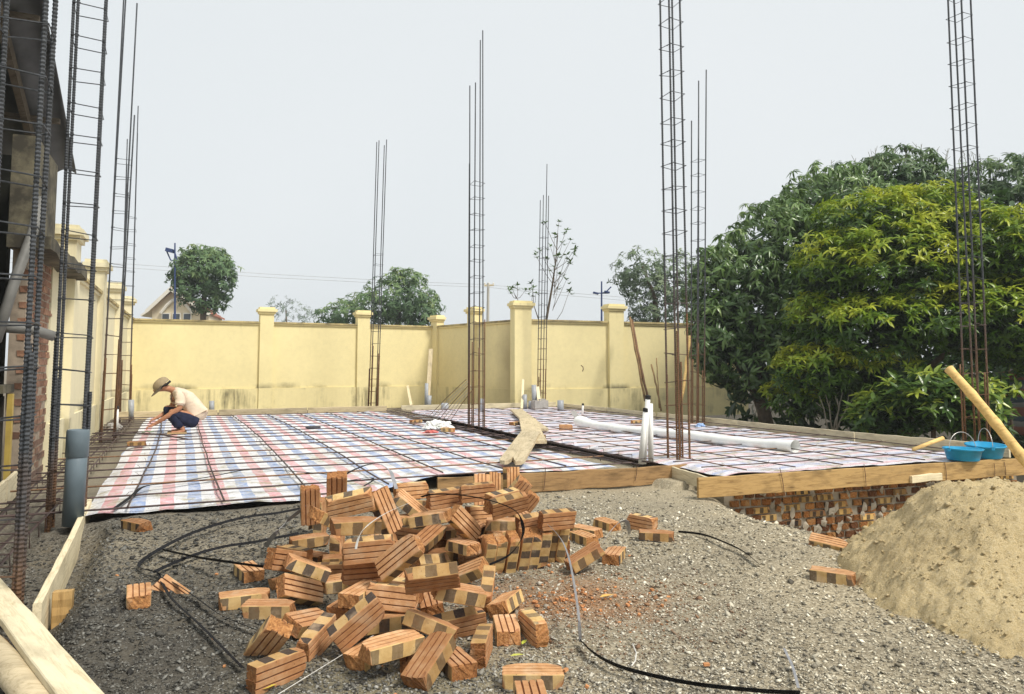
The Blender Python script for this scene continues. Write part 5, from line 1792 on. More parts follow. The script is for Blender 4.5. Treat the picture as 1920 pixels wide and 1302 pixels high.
# shirt: torso and short sleeves
VS = [(.275, 0, .165, (.155, .150)), (.255, 0, .29, (.150, .150)), (.19, 0, .42, (.155, .150)), (.09, 0, .53, (.152, .145)), (-.01, 0, .62, (.130, .120)), (-.105, 0, .665, (.078, .075)),
      (-.02, -.16, .60, .090), (.005, -.215, .49, .084), (.0, -.23, .425, .080), (-.03, .16, .60, .088), (-.07, .21, .49, .080), (-.085, .22, .43, .076)]
sh_me = skin_mesh('shirt', VS, [(0,1),(1,2),(2,3),(3,4),(4,5),(4,6),(6,7),(7,8),(4,9),(9,10),(10,11)], 2, shirt.m, 3)
for v in sh_me.vertices:                      # folds drawn tight across the bent back
    q = v.co
    f = abs(noise.noise(Vector((q.x * 5 + q.z * 6, q.y * 5, q.z * 3 - q.x * 4)))) + .5 * abs(noise.noise(q * 13))
    v.co = q + v.normal * (.017 * (f - .3) + (-.006 if q.z < .2 else 0))
link_copy(sh_me, 'shirt', PM, person)
VT = [(.26, 0, .165, (.150, .150)), (.24, 0, .29, (.125, .125)), (.20, -.10, .17, .135), (.03, -.14, .235, .120), (-.12, -.16, .315, .100), (-.06, -.16, .205, .098), (.045, -.15, .075, .078),
      (.20, .10, .17, .135), (-.205, .12, .39, .098), (-.10, .12, .24, .085), (.035, .11, .075, .072)]
link_copy(skin_mesh('trousers', VT, [(0,1),(0,2),(2,3),(3,4),(4,5),(5,6),(0,7),(7,8),(8,9),(9,10)], 0, navy), 'trousers', PM, person)
# cap: dome and brim, tilted with the bowed head
hm = PM @ Matrix.Translation((-.265, 0, .735)) @ Matrix.Rotation(R(-44), 4, 'Y')
b = MB(); b.lathe([(.118, -.012), (.120, -.002), (.119, .025), (.107, .062), (.080, .088), (.042, .103), (.001, .107)], 22); b.v = [(x * 1.08, y * .95, z) for x, y, z in b.v]
cap_o = link_copy(b.mesh('cap', capm, True), 'cap', hm, person)
b = MB()
top_, n = [], 14
for k in range(n + 1):
    an = math.pi * (.5 + k / n)
    top_.append((math.cos(an) * .125 * 1.06, math.sin(an) * .118))
outr = [(-.03 + math.cos(math.pi * (.5 + k / n)) * .190, math.sin(math.pi * (.5 + k / n)) * .088) for k in range(n + 1)]
vs_ = [(x, y, .0) for x, y in top_] + [(x, y, -.022 + .02 * abs(y) / .11 * -1) for x, y in outr]
vs_ += [(x, y, z - .006) for x, y, z in vs_]
m_ = n + 1
fs_ = [(k, k + 1, m_ + k + 1, m_ + k) for k in range(n)] + [(2*m_ + k, 3*m_ + k, 3*m_ + k + 1, 2*m_ + k + 1) for k in range(n)] + [(m_ + k, m_ + k + 1, 3*m_ + k + 1, 3*m_ + k) for k in range(n)]
b.add(vs_, fs_, 0)
link_copy(b.mesh('brim', plain('brim_cloth', (.17, .135, .09), .9)), 'brim', hm, cap_o)
b = MB(); b.lathe([(.118, -.035), (.123, -.005), (.120, .0)], 20); b.v = [(x * 1.03 + .006, y * .9, z - (.02 if x > 0 else 0)) for x, y, z in b.v]
hair = link_copy(b.mesh('hair', hairm, True), 'hair', hm, person)
sd_ = hair.modifiers.new('t', 'SOLIDIFY'); sd_.thickness = .012
for s_ in (-1, 1):
    b = MB(); b.lathe([(.001, -.009), (.008, -.005), (.010, 0), (.008, .005), (.001, .009)], 8)
    link_copy(b.mesh('eye', capd), 'eye', PM @ Matrix.Translation((-.372, s_ * .036, .69)), person)
b = MB(); b.box((0, 0, 0), (.012, .045, .006)); link_copy(b.mesh('mouth', plain('lips', (.28, .09, .06), .6)), 'mouth', PM @ Matrix.Translation((-.352, 0, .612)), person)
# what he ties with
b = MB(); c = PM @ Vector((-.43, -.12, .03)); b.tube([c + Vector((-.09, 0, 0)), c + Vector((-.02, .02, .02)), c + Vector((.03, -.02, .01)), c + Vector((.09, 0, .02))], .012, 6)
tag(b.obj('pincers', plain('green_grip', (.20, .26, .17), .6)), 'small greenish pincers lying under the worker\'s hands', 'pliers')
for s_ in (-1, 1):
    b = MB(); c = PM @ Vector((-.03, .13 * s_ - .02, .012)); b.box(c, (.27, .095, .022), Matrix.Rotation(PHI, 3, 'Z'))
    b.obj('sandal', plain('worn_sandal' + str(s_), (.40, .28, .14), .8), person)

# ------------------------------------------------------------------ foliage
def rot_to(n, spin, rs):
    n = n / (np.linalg.norm(n) + 1e-9)
    a = np.array([0, 0, 1.]) if abs(n[2]) < .95 else np.array([1., 0, 0])
    x = np.cross(a, n); x /= np.linalg.norm(x); y = np.cross(n, x)
    c, s = math.cos(spin), math.sin(spin)
    return np.stack([x * c + y * s, -x * s + y * c, n], 1)

def leaf_shape(l, wd, fold, curl):
    """one leaf along +X: 7 points, 6 triangles, folded at the midrib and curling down"""
    P = np.array([(0, 0, 0), (.35*l, wd*.45, fold), (.35*l, 0, 0), (.35*l, -wd*.45, fold), (.7*l, wd*.36, fold*.8 - curl*.45), (.7*l, -wd*.36, fold*.8 - curl*.45), (l, 0, -curl)])
    T = [(0, 2, 1), (0, 3, 2), (1, 2, 4), (2, 3, 5), (2, 6, 4), (2, 5, 6)]
    return P, T

def whorl(n, l, wd, rise, curl, rs, tiers=1):
    """leaves round a shoot tip; rise >0 upward, <0 hanging"""
    Ps, Ts = [], []
    for k in range(n):
        ln = l * rs.uniform(.5, 1.15)
        P, T = leaf_shape(ln, wd * rs.uniform(.85, 1.15), wd * .10, curl * ln)
        a = rise + rs.uniform(-.55, .45)
        c, s = math.cos(a), math.sin(a)
        Q = np.stack([P[:, 0] * c - P[:, 2] * s, P[:, 1], P[:, 0] * s + P[:, 2] * c], 1)
        an = k * 2.399 + rs.uniform(-.6, .6)
        c, s = math.cos(an), math.sin(an)
        Q = np.stack([Q[:, 0] * c - Q[:, 1] * s, Q[:, 0] * s + Q[:, 1] * c, Q[:, 2] - k * .012 * l], 1)
        Ts += [tuple(i + len(Ps) * 7 for i in t) for t in T]
        Ps.append(Q)
    return np.concatenate(Ps), np.array(Ts)

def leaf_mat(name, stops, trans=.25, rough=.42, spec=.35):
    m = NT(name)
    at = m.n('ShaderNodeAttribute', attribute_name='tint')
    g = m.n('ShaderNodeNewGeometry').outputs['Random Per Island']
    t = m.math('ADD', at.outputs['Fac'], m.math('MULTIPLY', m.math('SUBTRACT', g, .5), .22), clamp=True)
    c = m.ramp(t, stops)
    m.col(c); m.rough(rough); m.b.inputs['Specular IOR Level'].default_value = spec
    tr = m.n('ShaderNodeBsdfTranslucent'); m.l(c, tr.inputs[0])
    ms = m.n('ShaderNodeMixShader'); ms.inputs[0].default_value = trans
    m.l(m.b.outputs[0], ms.inputs[1]); m.l(tr.outputs[0], ms.inputs[2]); m.l(ms.outputs[0], m.out.inputs[0])
    return m.m

def np_mesh(name, V, T, tint, m):
    me = bpy.data.meshes.new(name)
    me.vertices.add(len(V)); me.vertices.foreach_set('co', np.ascontiguousarray(V, float).reshape(-1))
    T = np.asarray(T, int)
    me.loops.add(T.size); me.loops.foreach_set('vertex_index', T.reshape(-1))
    me.polygons.add(len(T)); me.polygons.foreach_set('loop_start', np.arange(len(T)) * 3)
    at = me.attributes.new('tint', 'FLOAT', 'POINT'); at.data.foreach_set('value', np.asarray(tint, float))
    me.update(); me.materials.append(m)
    return me

def crown_points(lobes, rs, dens, rag=.16):
    """shoot tips on the skin of several lobes plus some inside: (pos, outward normal, depth 0 skin..1 inside)"""
    out = []
    for (cx_, cy_, cz_, rx, ry, rz) in lobes:
        n = int(dens * (rx * ry + ry * rz + rx * rz))
        for k in range(n):
            d = rs.normal(size=3); d /= np.linalg.norm(d)
            inner = rs.rand() < .28
            f = rs.uniform(.45, .85) if inner else rs.uniform(.88, 1.08)
            f *= 1 + rag * noise.noise(Vector((d[0] * 2.3 + cx_, d[1] * 2.3, d[2] * 2.3 + cz_)))
            p = np.array([cx_ + d[0] * rx * f, cy_ + d[1] * ry * f, cz_ + d[2] * rz * f])
            dep = 1.0 if inner else 0.0
            # swallowed by another lobe?
            for q in lobes:
                if q[0] == cx_ and q[2] == cz_: continue
                e = ((p[0]-q[0])/q[3])**2 + ((p[1]-q[1])/q[4])**2 + ((p[2]-q[2])/q[5])**2
                if e < .62: dep = 1.0
            if dep and rs.rand() < .45: continue
            nn = d / np.array([rx, ry, rz]); nn /= np.linalg.norm(nn)
            out.append((p, nn, dep))
    return out

def tree(name, label, lobes, trunk, wh, m, bark, seed, dens, up_bias=.5, tint_fn=None, ngroups=0, cat='tree', group=None, cluster='leaf_cluster', rag=.2):
    rs = np.random.RandomState(seed)
    pts = crown_points(lobes, rs, dens, rag)
    variants = [whorl(*wh, rs) for _ in range(6)]
    base = Vector(trunk[0])
    e = empty(name, base, label, cat, group)
    if trunk[1] is not None:
        for path, r0, r1 in [(trunk, trunk[-2], trunk[-1])] if False else trunk[1]:
            b = MB(); n = len(path)
            b.tube(path, [r0 + (r1 - r0) * i / (n - 1) for i in range(n)], 9)
            b.obj('trunk' if path is trunk[1][0][0] else 'limb', bark, e, smooth=True)
    cents, rec = np.array([p[0] for p in pts]), []
    for p, nn, dep in pts:
        ax = nn * (1 - up_bias) + np.array([0, 0, 1]) * up_bias + rs.normal(size=3) * .22
        Rm = rot_to(ax, rs.uniform(0, 6.28), rs)
        sc = rs.uniform(.8, 1.2)
        ti = tint_fn(p, nn, dep, rs) if tint_fn else rs.uniform(.2, .8)
        rec.append((p, Rm, sc, ti, rs.randint(6), dep))
    # the shoots that show largest are parts of their own
    order = sorted(range(len(rec)), key=lambda i: (rec[i][5], rec[i][0][1] + (2 if rec[i][1][2, 2] < -.2 else 0)))
    own = set(order[:ngroups])
    cache = {}
    for i in own:
        p, Rm, sc, ti, v, dep = rec[i]
        tq = round(ti * 9) / 9
        if (v, tq) not in cache:
            P, T = variants[v]
            cache[(v, tq)] = np_mesh(cluster, P, T, np.full(len(P), tq), m)
        mw = Matrix.Translation(Vector(p)) @ Matrix(Rm.tolist()).to_4x4() @ Matrix.Scale(sc, 4)
        link_copy(cache[(v, tq)], cluster, mw, e)
    VV, TT, tn, k = [], [], [], 0
    for i, (p, Rm, sc, ti, v, dep) in enumerate(rec):
        if i in own: continue
        P, T = variants[v]
        VV.append((P * sc) @ Rm.T + p); TT.append(T + k); tn.append(np.full(len(P), ti)); k += len(P)
    o = bpy.data.objects.new('crown', np_mesh('crown', np.concatenate(VV), np.concatenate(TT), np.concatenate(tn), m))
    C.objects.link(o); o.parent = e; bpy_parent_keep(o, e)
    if ngroups: o['kind'] = 'stuff'
    return e

bark = plain('bark', (.11, .085, .06), .95, .4, 9, 0, .6)
dark_leaf = leaf_mat('dark_mango_leaf', [(0, (.022, .050, .015)), (.35, (.080, .150, .040)), (.65, (.165, .265, .072)), (1, (.33, .43, .16))], .3, .30, .6)
haze_leaf = leaf_mat('far_grey_green_leaf', [(0, (.030, .058, .034)), (.5, (.065, .11, .060)), (1, (.13, .18, .09))], .2, .5)
lime_leaf = leaf_mat('yellow_green_leaf', [(0, (.018, .042, .010)), (.3, (.055, .115, .016)), (.5, (.115, .205, .020)), (.75, (.26, .36, .030)), (1, (.50, .54, .06))], .36, .34, .4)

def L(px, py, Y, rpx, rpz, ry):                # lobe from its place in the view: centre, half sizes in pixels, depth radius in metres
    c = at_y(px, py, Y)
    return (c.x, c.y, c.z, rpx * Y / F, ry, rpz * Y / F)
def path(*pts): return [at_y(a, b_, Y) for a, b_, Y in pts]

# right: dark drooping mango tree
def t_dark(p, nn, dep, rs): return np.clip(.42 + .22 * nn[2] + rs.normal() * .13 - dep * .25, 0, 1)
lob = [L(1345, 540, 15.5, 55, 85, .8), L(1325, 620, 15.3, 40, 70, .7), L(1390, 560, 15.6, 95, 120, 1.3), L(1470, 480, 16.0, 100, 110, 1.4), L(1560, 420, 16.6, 120, 110, 1.5), L(1350, 640, 15.2, 55, 80, .8), L(1420, 690, 15.2, 90, 60, .9), L(1480, 620, 15.4, 100, 110, 1.2)]
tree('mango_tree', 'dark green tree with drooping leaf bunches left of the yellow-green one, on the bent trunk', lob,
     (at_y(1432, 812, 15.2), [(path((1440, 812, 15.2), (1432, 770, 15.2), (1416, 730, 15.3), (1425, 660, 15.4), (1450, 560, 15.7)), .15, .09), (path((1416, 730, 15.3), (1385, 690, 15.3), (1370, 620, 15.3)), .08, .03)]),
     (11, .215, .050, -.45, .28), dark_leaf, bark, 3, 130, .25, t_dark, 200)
# the tall crown behind
lob = [L(1650, 380, 18.5, 130, 85, 1.8), L(1540, 390, 18.2, 75, 60, 1.2), L(1760, 390, 18.5, 120, 70, 1.6), L(1680, 320, 18.7, 70, 45, 1.0), L(1880, 380, 18.0, 110, 85, 1.6), L(1960, 420, 18, 120, 120, 1.6)]
tree('mango_tree', 'tall grey-green tree rising highest behind the yellow-green one', lob, (at_y(1700, 800, 18.5), [(path((1700, 805, 18.5), (1695, 600, 18.5), (1680, 420, 18.6)), .2, .1)]),
     (10, .225, .05, -.25, .25), leaf_mat('grey_mango_leaf', [(0, (.028, .060, .026)), (.5, (.085, .150, .055)), (1, (.22, .30, .11))], .3, .42), bark, 5, 95, .35, t_dark, 120)
tall = bpy.data.objects['mango_tree.001']
for k in range(34):
    px_ = 1555 + rnd.random() * 330
    yt = 278 + abs(px_ - 1700) * .13 + rnd.uniform(-14, 16)
    q = MB(); q.tube(path((px_ + rnd.uniform(-6, 6), yt + 45, 18.4), (px_ + rnd.uniform(-3, 3), yt + 20, 18.3), (px_ + rnd.uniform(-7, 7), yt, 18.3)), [.012, .009, .005], 4)
    for j in range(3):
        a_ = at_y(px_, yt + 6 + 8 * j, 18.3)
        q.tube([a_, a_ + Vector((rnd.uniform(-.12, .12), 0, rnd.uniform(.05, .16)))], [.006, .004], 4)
    q.obj('flower_stalk', plain('dry_stalk', (.20, .19, .13), .9) if 'dry_stalk' not in bpy.data.materials else bpy.data.materials['dry_stalk'], tall)
b_lob = [L(1840, 735, 14.6, 110, 75, .6), L(1700, 740, 14.6, 90, 60, .6), L(1500, 620, 17.5, 150, 200, .8), L(1680, 600, 16.8, 190, 230, 1.0), L(1860, 620, 16.5, 170, 230, 1.0), L(1980, 660, 16, 160, 220, 1.0)]
tree('leafy_thicket', 'dark leafy mass filling the space behind the right hand trees', b_lob, (at_y(1680, 805, 17), None), (8, .34, .11, .1, .2), dark_leaf, bark, 8, 45, .3, lambda p, nn, dep, rs: rs.uniform(0, .3), 0, 'thicket')
# yellow-green tree in front
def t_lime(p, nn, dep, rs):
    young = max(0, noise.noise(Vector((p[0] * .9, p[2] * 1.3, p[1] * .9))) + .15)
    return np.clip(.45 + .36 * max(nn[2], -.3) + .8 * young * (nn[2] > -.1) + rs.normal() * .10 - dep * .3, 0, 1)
lob = [L(1640, 420, 13.6, 105, 65, 1.0), L(1730, 400, 13.8, 95, 55, .9), L(1580, 500, 13.2, 90, 70, .9), L(1680, 500, 12.8, 120, 80, 1.0), L(1790, 470, 13.0, 110, 85, 1.0), L(1890, 490, 12.8, 90, 90, 1.0),
       L(1540, 600, 13.2, 65, 55, .7), L(1640, 610, 12.6, 110, 65, .9), L(1760, 590, 12.6, 120, 70, 1.0), L(1880, 600, 12.4, 100, 80, 1.0), L(1530, 690, 13.0, 75, 50, .8), L(1500, 740, 13.4, 60, 45, .6), L(1640, 690, 13.0, 80, 40, .8), L(1930, 520, 12.6, 70, 110, 1)]
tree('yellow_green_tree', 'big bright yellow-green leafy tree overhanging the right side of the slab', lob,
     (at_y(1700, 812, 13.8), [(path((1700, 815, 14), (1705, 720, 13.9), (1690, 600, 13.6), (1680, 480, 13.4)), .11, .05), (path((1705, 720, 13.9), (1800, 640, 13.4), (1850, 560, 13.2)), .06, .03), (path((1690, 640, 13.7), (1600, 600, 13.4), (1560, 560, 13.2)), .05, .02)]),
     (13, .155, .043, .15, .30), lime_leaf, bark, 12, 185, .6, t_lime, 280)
# low magnolia-like bush by the edge board
lob = [L(1690, 765, 11.6, 70, 50, .5), L(1760, 748, 11.2, 80, 52, .5), L(1830, 765, 11.2, 60, 55, .4), L(1640, 782, 11.8, 45, 35, .4), L(1725, 735, 11.3, 60, 35, .4)]
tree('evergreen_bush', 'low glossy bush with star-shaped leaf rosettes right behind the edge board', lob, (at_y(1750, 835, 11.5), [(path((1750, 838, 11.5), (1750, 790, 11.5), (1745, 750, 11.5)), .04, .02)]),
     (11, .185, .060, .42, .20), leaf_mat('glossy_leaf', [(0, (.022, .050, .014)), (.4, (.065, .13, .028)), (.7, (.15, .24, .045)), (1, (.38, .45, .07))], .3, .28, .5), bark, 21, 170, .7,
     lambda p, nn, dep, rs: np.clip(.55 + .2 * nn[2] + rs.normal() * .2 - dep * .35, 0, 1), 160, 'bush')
# right fringe beside the striped awning
lob = [L(1880, 700, 12.0, 45, 40, .4), L(1905, 650, 12.5, 60, 40, .5)]
tree('evergreen_bush', 'leaf sprays hanging in front of the striped awning at the right edge', lob, (at_y(1900, 835, 12.2), [(path((1900, 838, 12.2), (1890, 720, 12.1)), .03, .015)]),
     (9, .17, .055, .2, .25), lime_leaf, bark, 23, 90, .5, lambda p, nn, dep, rs: np.clip(.35 + rs.normal() * .15, 0, 1), 30, 'bush')
# striped awning
am = NT('striped_awning')
ax_ = am.sep(am.coord())
st_ = am.math('FRACT', am.math('MULTIPLY', am.math('ADD', ax_[2], am.math('MULTIPLY', am.noise(am.pos(), 2, 3), .15)), 3.2))
am.col(am.ramp(st_, [(0, (.18, .07, .05)), (.28, (.20, .085, .06)), (.33, (.16, .16, .15)), (.55, (.22, .22, .21)), (.6, (.05, .07, .09)), (.85, (.07, .09, .11)), (.9, (.18, .07, .05))]))
am.rough(.8)
c0, c1 = at_y(1868, 690, 13.2), at_y(2050, 815, 12.6)
vs_, fs_ = [], []
for i in range(25):
    for j in range(15):
        t, s_ = i / 24, j / 14
        x = c0.x + (c1.x - c0.x) * t
        z = c0.z + (c1.z - c0.z) * s_ - .35 * t * (1 - s_) + .05 * math.sin(t * 9 + s_ * 3)
        vs_.append((x, 13.2 - .6 * t + .14 * math.sin(t * 13 + s_ * 2) - .4 * s_, z))
for i in range(24):
    for j in range(14):
        k = i * 15 + j; fs_.append((k, k + 15, k + 16, k + 1))
b = MB(); b.add(vs_, fs_); o = b.obj('awning', am.m, smooth=True)
o.modifiers.new('t', 'SOLIDIFY').thickness = .01
tag(o, 'rust and grey striped tarpaulin hung up at the far right edge behind the leaves', 'tarpaulin')
# leafless shrub
e = empty('bare_shrub', at_y(1560, 812, 12.6), 'leafless pale shrub of thin forked twigs in front of the dark bushes', 'shrub')
for (bx, tx, ty, fx, fy) in [(1562, 1548, 740, 1556, 752), (1562, 1574, 752, 1566, 742), (1566, 1592, 740, 1600, 748), (1555, 1536, 742, 1530, 755), (1568, 1570, 748, 1580, 735)]:
    b = MB(); b.tube(path((bx, 815, 12.6), ((bx * 2 + tx) / 3, 790, 12.6), ((bx + tx * 2) / 3 + 3, 768, 12.55), (tx, ty, 12.5)), [.014, .012, .009, .005], 6)
    b.tube(path(((bx + tx * 2) / 3 + 3, 768, 12.55), (fx, fy, 12.45)), [.007, .004], 5)
    b.obj('twig', plain('dry_twig', (.30, .27, .22), .9, .2, 20) if 'dry_twig' not in bpy.data.materials else bpy.data.materials['dry_twig'], e, smooth=True)

# ------------------------------------------------------------------ beyond the walls
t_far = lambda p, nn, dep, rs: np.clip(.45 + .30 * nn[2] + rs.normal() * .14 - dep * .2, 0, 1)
lol = leaf_mat('round_tree_leaf', [(0, (.055, .105, .055)), (.45, (.14, .235, .105)), (.8, (.23, .33, .13)), (1, (.34, .41, .14))], .35, .5)
lob = [L(383, 505, 34, 52, 42, 1.2), L(372, 540, 34, 45, 40, 1.1), L(408, 515, 34, 36, 45, 1.0), L(385, 480, 34, 38, 22, .8), L(392, 565, 34, 26, 26, .6), L(350, 515, 34, 28, 36, .7)]
tree('round_tree', 'clipped round tree on a bare trunk beyond the back wall, beside the blue lamp', lob, (at_y(381, 640, 34), [(path((381, 650, 34), (381, 590, 34), (384, 540, 34)), .16, .10)]), (9, .26, .07, -.15, .25), lol, bark, 31, 80, .3, t_far, 0, group='trees beyond the walls', rag=.42)
lob = [L(755, 560, 36, 62, 50, 1.6), L(700, 580, 36, 55, 38, 1.3), L(650, 592, 36, 55, 28, 1.2), L(790, 585, 36, 40, 40, 1.0), L(760, 525, 36, 35, 22, .9)]
tree('broad_tree', 'broad bushy tree beyond the back wall, seen through the thin rebar column', lob, (at_y(745, 650, 36), [(path((745, 655, 36), (748, 560, 36)), .2, .1)]), (9, .28, .07, -.1, .25), lol, bark, 33, 60, .3, t_far, 0, group='trees beyond the walls', rag=.42)
lob = [L(540, 588, 60, 45, 20, 1.6), L(530, 570, 60, 22, 16, 1.0), L(575, 592, 60, 30, 12, 1.2)]
tree('hazy_bush', 'faint feathery bush low over the back wall, left of the broad tree', lob, (at_y(540, 650, 60), [(path((540, 655, 60), (536, 580, 60)), .1, .05)]), (7, .30, .05, .4, .1), leaf_mat('hazy_leaf', [(0, (.14, .19, .15)), (1, (.26, .31, .24))], .2, .6), bark, 35, 14, .4, t_far, 0, group='trees beyond the walls', rag=.42)
lob = [L(1200, 510, 30, 50, 45, 1.2), L(1235, 560, 30, 60, 60, 1.4), L(1180, 530, 30, 28, 26, .8), L(1215, 600, 30, 40, 40, 1.0), L(1265, 520, 30, 50, 50, 1.2)]
tree('grey_tree', 'loose grey-green tree behind the right wall pillar', lob, (at_y(1235, 660, 30), [(path((1235, 665, 30), (1228, 560, 30), (1205, 500, 30)), .14, .05)]), (8, .20, .055, .0, .2), leaf_mat('grey_tree_leaf', [(0, (.07, .11, .06)), (.5, (.16, .22, .12)), (1, (.27, .33, .17))], .2, .5), bark, 37, 62, .3, t_far, 0, group='trees beyond the walls', rag=.42)
# thin tree with tufts
e = empty('thin_tree', at_y(1028, 640, 23.2), 'thin bare-branched tree with small leaf tufts behind the corner pillar', 'tree')
rs = np.random.RandomState(40)
tips = [(1022, 418), (1048, 416), (1062, 432), (1070, 450), (1078, 468), (1040, 440), (1055, 455), (1032, 462), (1024, 485), (1012, 470), (1045, 480), (1062, 478), (1070, 490), (1038, 500), (1050, 515), (1062, 525), (1068, 545), (1046, 540), (1004, 478), (1076, 478), (960, 540), (970, 535), (985, 545), (996, 530), (1000, 540), (1005, 550), (955, 545)]
b = MB(); b.tube(path((1018, 640, 23.2), (1026, 590, 23.2), (1035, 540, 23.2), (1042, 490, 23.2), (1046, 440, 23.2)), [.045, .04, .03, .02, .01], 7); b.obj('trunk', bark, e)
b = MB(); b.tube(path((1018, 640, 23.2), (1010, 600, 23.1), (1000, 570, 23.1)), [.03, .02, .012], 6); b.tube(path((1000, 620, 23.1), (975, 570, 23.1), (965, 552, 23.1)), [.02, .012, .008], 6); b.obj('limb', bark, e)
VV, TT, k = [], [], 0
for (tx, ty) in tips:
    root = (1000, 572) if tx < 1010 and ty > 500 else ((1035 + (560 - ty) * .06, ty + rs.uniform(35, 70)))
    if tx < 990: root = (968, 560)
    b = MB(); Yd = 23.2 + rs.uniform(-.4, .4)
    b.tube(path((root[0], root[1], 23.15), ((root[0] + tx) / 2 + rs.uniform(-3, 3), (root[1] + ty) / 2 + 6, 23.15), (tx, ty, Yd)), [.010, .008, .005], 5)
    b.obj('branch', bark, e)
    P, T = whorl(8, .17, .065, .5, .1, rs)
    VV.append(P @ rot_to(np.array([rs.normal() * .3, rs.normal() * .3, 1]), rs.uniform(0, 6), rs).T + np.array(at_y(tx, ty, Yd))); TT.append(T + k); k += len(P)
    if rs.rand() < .8:
        VV.append(P * .8 + np.array(at_y(tx + rs.uniform(-7, 7), ty + rs.uniform(2, 9), Yd))); TT.append(T + k); k += len(P)
VV = np.concatenate(VV)
o = bpy.data.objects.new('crown', np_mesh('crown', VV, np.concatenate(TT), np.random.RandomState(2).rand(len(VV)) * .5 + .2, dark_leaf)); C.objects.link(o); o.parent = e; bpy_parent_keep(o, e)

# house with a red tiled gable roof
hw = plain('cream_house_wall', (.70, .60, .42), .85, .08, 3); rt = plain('red_roof_tile', (.42, .17, .11), .8, .25, 6); ht = plain('pale_house_trim', (.74, .70, .60), .8, .06, 4)
HY = 48
hc = at_y(338, 640, HY)
e = empty('gabled_house', hc, 'cream house with a red tiled gable roof, half hidden behind the round tree', 'house')
def hp(px, py, dy=0): return at_y(px, py, HY) + Vector((0, dy, 0))
gz = [hp(285, 640), hp(285, 578), hp(325, 545), hp(392, 585), hp(392, 640)]
b = MB(); n = 5
b.add([v for v in gz] + [v + Vector((-1.5, 6, 0)) for v in gz], [(0, 1, 2, 3, 4)] + [(i, (i + 1) % 5, 5 + (i + 1) % 5, 5 + i) for i in range(5)]); b.obj('wall', hw, e)
nrow = 9
for side, (ea, eb) in enumerate((((280, 584), (326, 541)), ((398, 590), (324, 541)))):
    a0, a1 = hp(*ea, -.35), hp(*eb, -.35); back = Vector((-1.6, 6.6, 0))
    b = MB()
    for k in range(nrow):
        q0, q1 = a0.lerp(a1, k / nrow), a0.lerp(a1, (k + 1.06) / nrow)
        b.add([q0 + UP * .13, q1 + UP * .07, q1 + back + UP * .07, q0 + back + UP * .13, q0, q1, q1 + back, q0 + back], [(0, 1, 2, 3), (4, 7, 6, 5), (0, 4, 5, 1), (3, 2, 6, 7), (0, 3, 7, 4), (1, 5, 6, 2)])
    rf = b.obj('roof', rt, e)
    b = MB(); b.beam(a0 + Vector((0, -.06, -.05)), a1 + Vector((0, -.06, -.05)), .10, .22); b.obj('fascia', ht, rf)
b = MB(); pts = [hp(303 + 60 * i / 14, 588 - 26 * math.sin(math.pi * i / 14), -.12) for i in range(15)]; b.tube(pts, .11, 7); b.obj('arch', ht, e)
for wx in (312, 332, 352):
    b = MB(); b.box(hp(wx, 600, -.06), (.55, .08, .9)); f = b.obj('window', ht, e)
    b = MB(); b.box(hp(wx, 600, -.11), (.42, .04, .75)); b.obj('pane', plain('dim_glass', (.06, .07, .08), .2) if 'dim_glass' not in bpy.data.materials else bpy.data.materials['dim_glass'], f)
b = MB()
b.beam(hp(262, 592, 1.0), hp(286, 576, 1.0), 1.8, .12); b.obj('side_roof', ht, e)
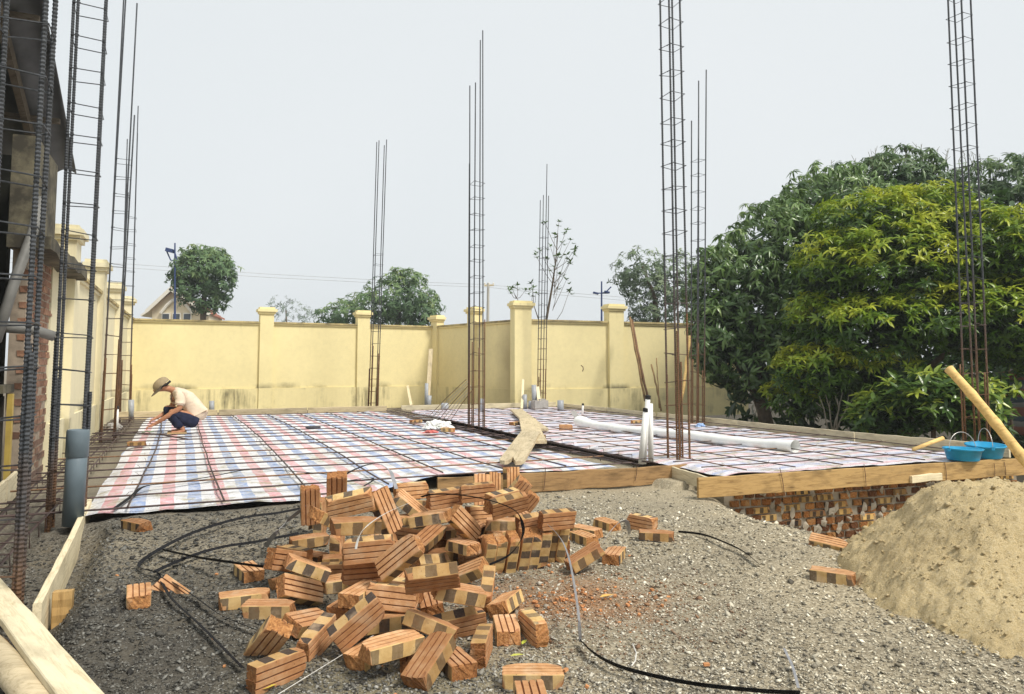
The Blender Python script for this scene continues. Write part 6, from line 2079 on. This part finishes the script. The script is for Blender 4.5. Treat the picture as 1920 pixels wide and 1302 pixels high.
# lamps and pole
blue = plain('blue_lamp_post', (.035, .06, .16), .5, .1, 8)
def lamp(px, ytop, ybase, Y, label, arms):
    e = empty('street_lamp', at_y(px, ybase, Y), label, 'street lamp', 'street lamps beyond the walls')
    b = MB(); b.tube([at_y(px, ybase + 60, Y), at_y(px, ytop, Y)], [2.2 * Y / F, 1.4 * Y / F], 8); b.obj('post', blue, e)
    for pts, hd in arms:
        b = MB(); b.tube([at_y(a, c, Y) for a, c in pts], 1.3 * Y / F, 6); b.obj('arm', blue, e)
        if hd: b = MB(); b.box(at_y(hd[0], hd[1], Y), (hd[2] * Y / F, .3, hd[3] * Y / F), Matrix.Rotation(.25, 3, 'Y')); b.obj('lamp_head', blue, e)
lamp(328, 456, 600, 33, 'blue street lamp with a bracketed head, left of the round tree', [([(328, 490), (320, 488), (312, 470), (311, 468)], (319, 470, 13, 7)), ([(332, 488), (327, 470), (311, 468)], None)])
lamp(1128, 528, 600, 40, 'thin blue street lamp with two curved arms, right of the thin tree', [([(1128, 550), (1136, 548), (1146, 538)], (1117, 550, 10, 3)), ([(1112, 550), (1140, 550)], (1138, 548, 10, 3))])
e = empty('utility_pole', at_y(915, 640, 55), 'pale concrete power pole with a crossarm beyond the wall, right of the centre rebar column', 'utility pole')
b = MB(); b.tube([at_y(914, 660, 55), at_y(915.5, 531, 55)], [.13, .09], 8); b.obj('post', plain('pole_concrete', (.45, .42, .36), .9), e)
b = MB(); b.beam(at_y(908, 536, 55), at_y(926, 535, 55), .12, .12); b.obj('crossarm', M['wood_grey'], e)
for k, x in enumerate((909, 917, 925)):
    b = MB(); b.lathe([(.05, 0), (.07, .05), (.05, .1), (.07, .15), (.02, .2)], 8, at_y(x, 535, 55)); b.obj('insulator', ht, e)
wm = plain('power_line_cable', (.52, .54, .55), .6)
for k, (dy, lab) in enumerate(((0, 'upper power line sagging across the sky behind the trees'), (8, 'lower power line sagging across the sky behind the trees'))):
    b = MB(); pts = [(-300, 470), (0, 483), (250, 496), (500, 514), (760, 528), (915, 534), (1050, 548), (1200, 560), (1500, 572), (2200, 590)]
    b.tube([at_y(a, c + dy * (.6 + .4 * abs(a - 915) / 900), 55 - .2 * k) for a, c in pts], .018, 5)
    tag(b.obj('power_line', wm), lab, 'cable')

# ------------------------------------------------------------------ hazy air
hz = bpy.data.materials.new('hazy_air')
hz.use_nodes = True
ht_ = hz.node_tree; ht_.nodes.clear()
ho = ht_.nodes.new('ShaderNodeOutputMaterial'); pv = ht_.nodes.new('ShaderNodeVolumePrincipled')
pv.inputs['Color'].default_value = (.94, .97, 1.0, 1); pv.inputs['Density'].default_value = .0013
ht_.links.new(pv.outputs[0], ho.inputs['Volume'])
b = MB(); b.box((0, 0, 5.2), (480, 480, 13.6))
tag(b.obj('haze', hz), kind='stuff')
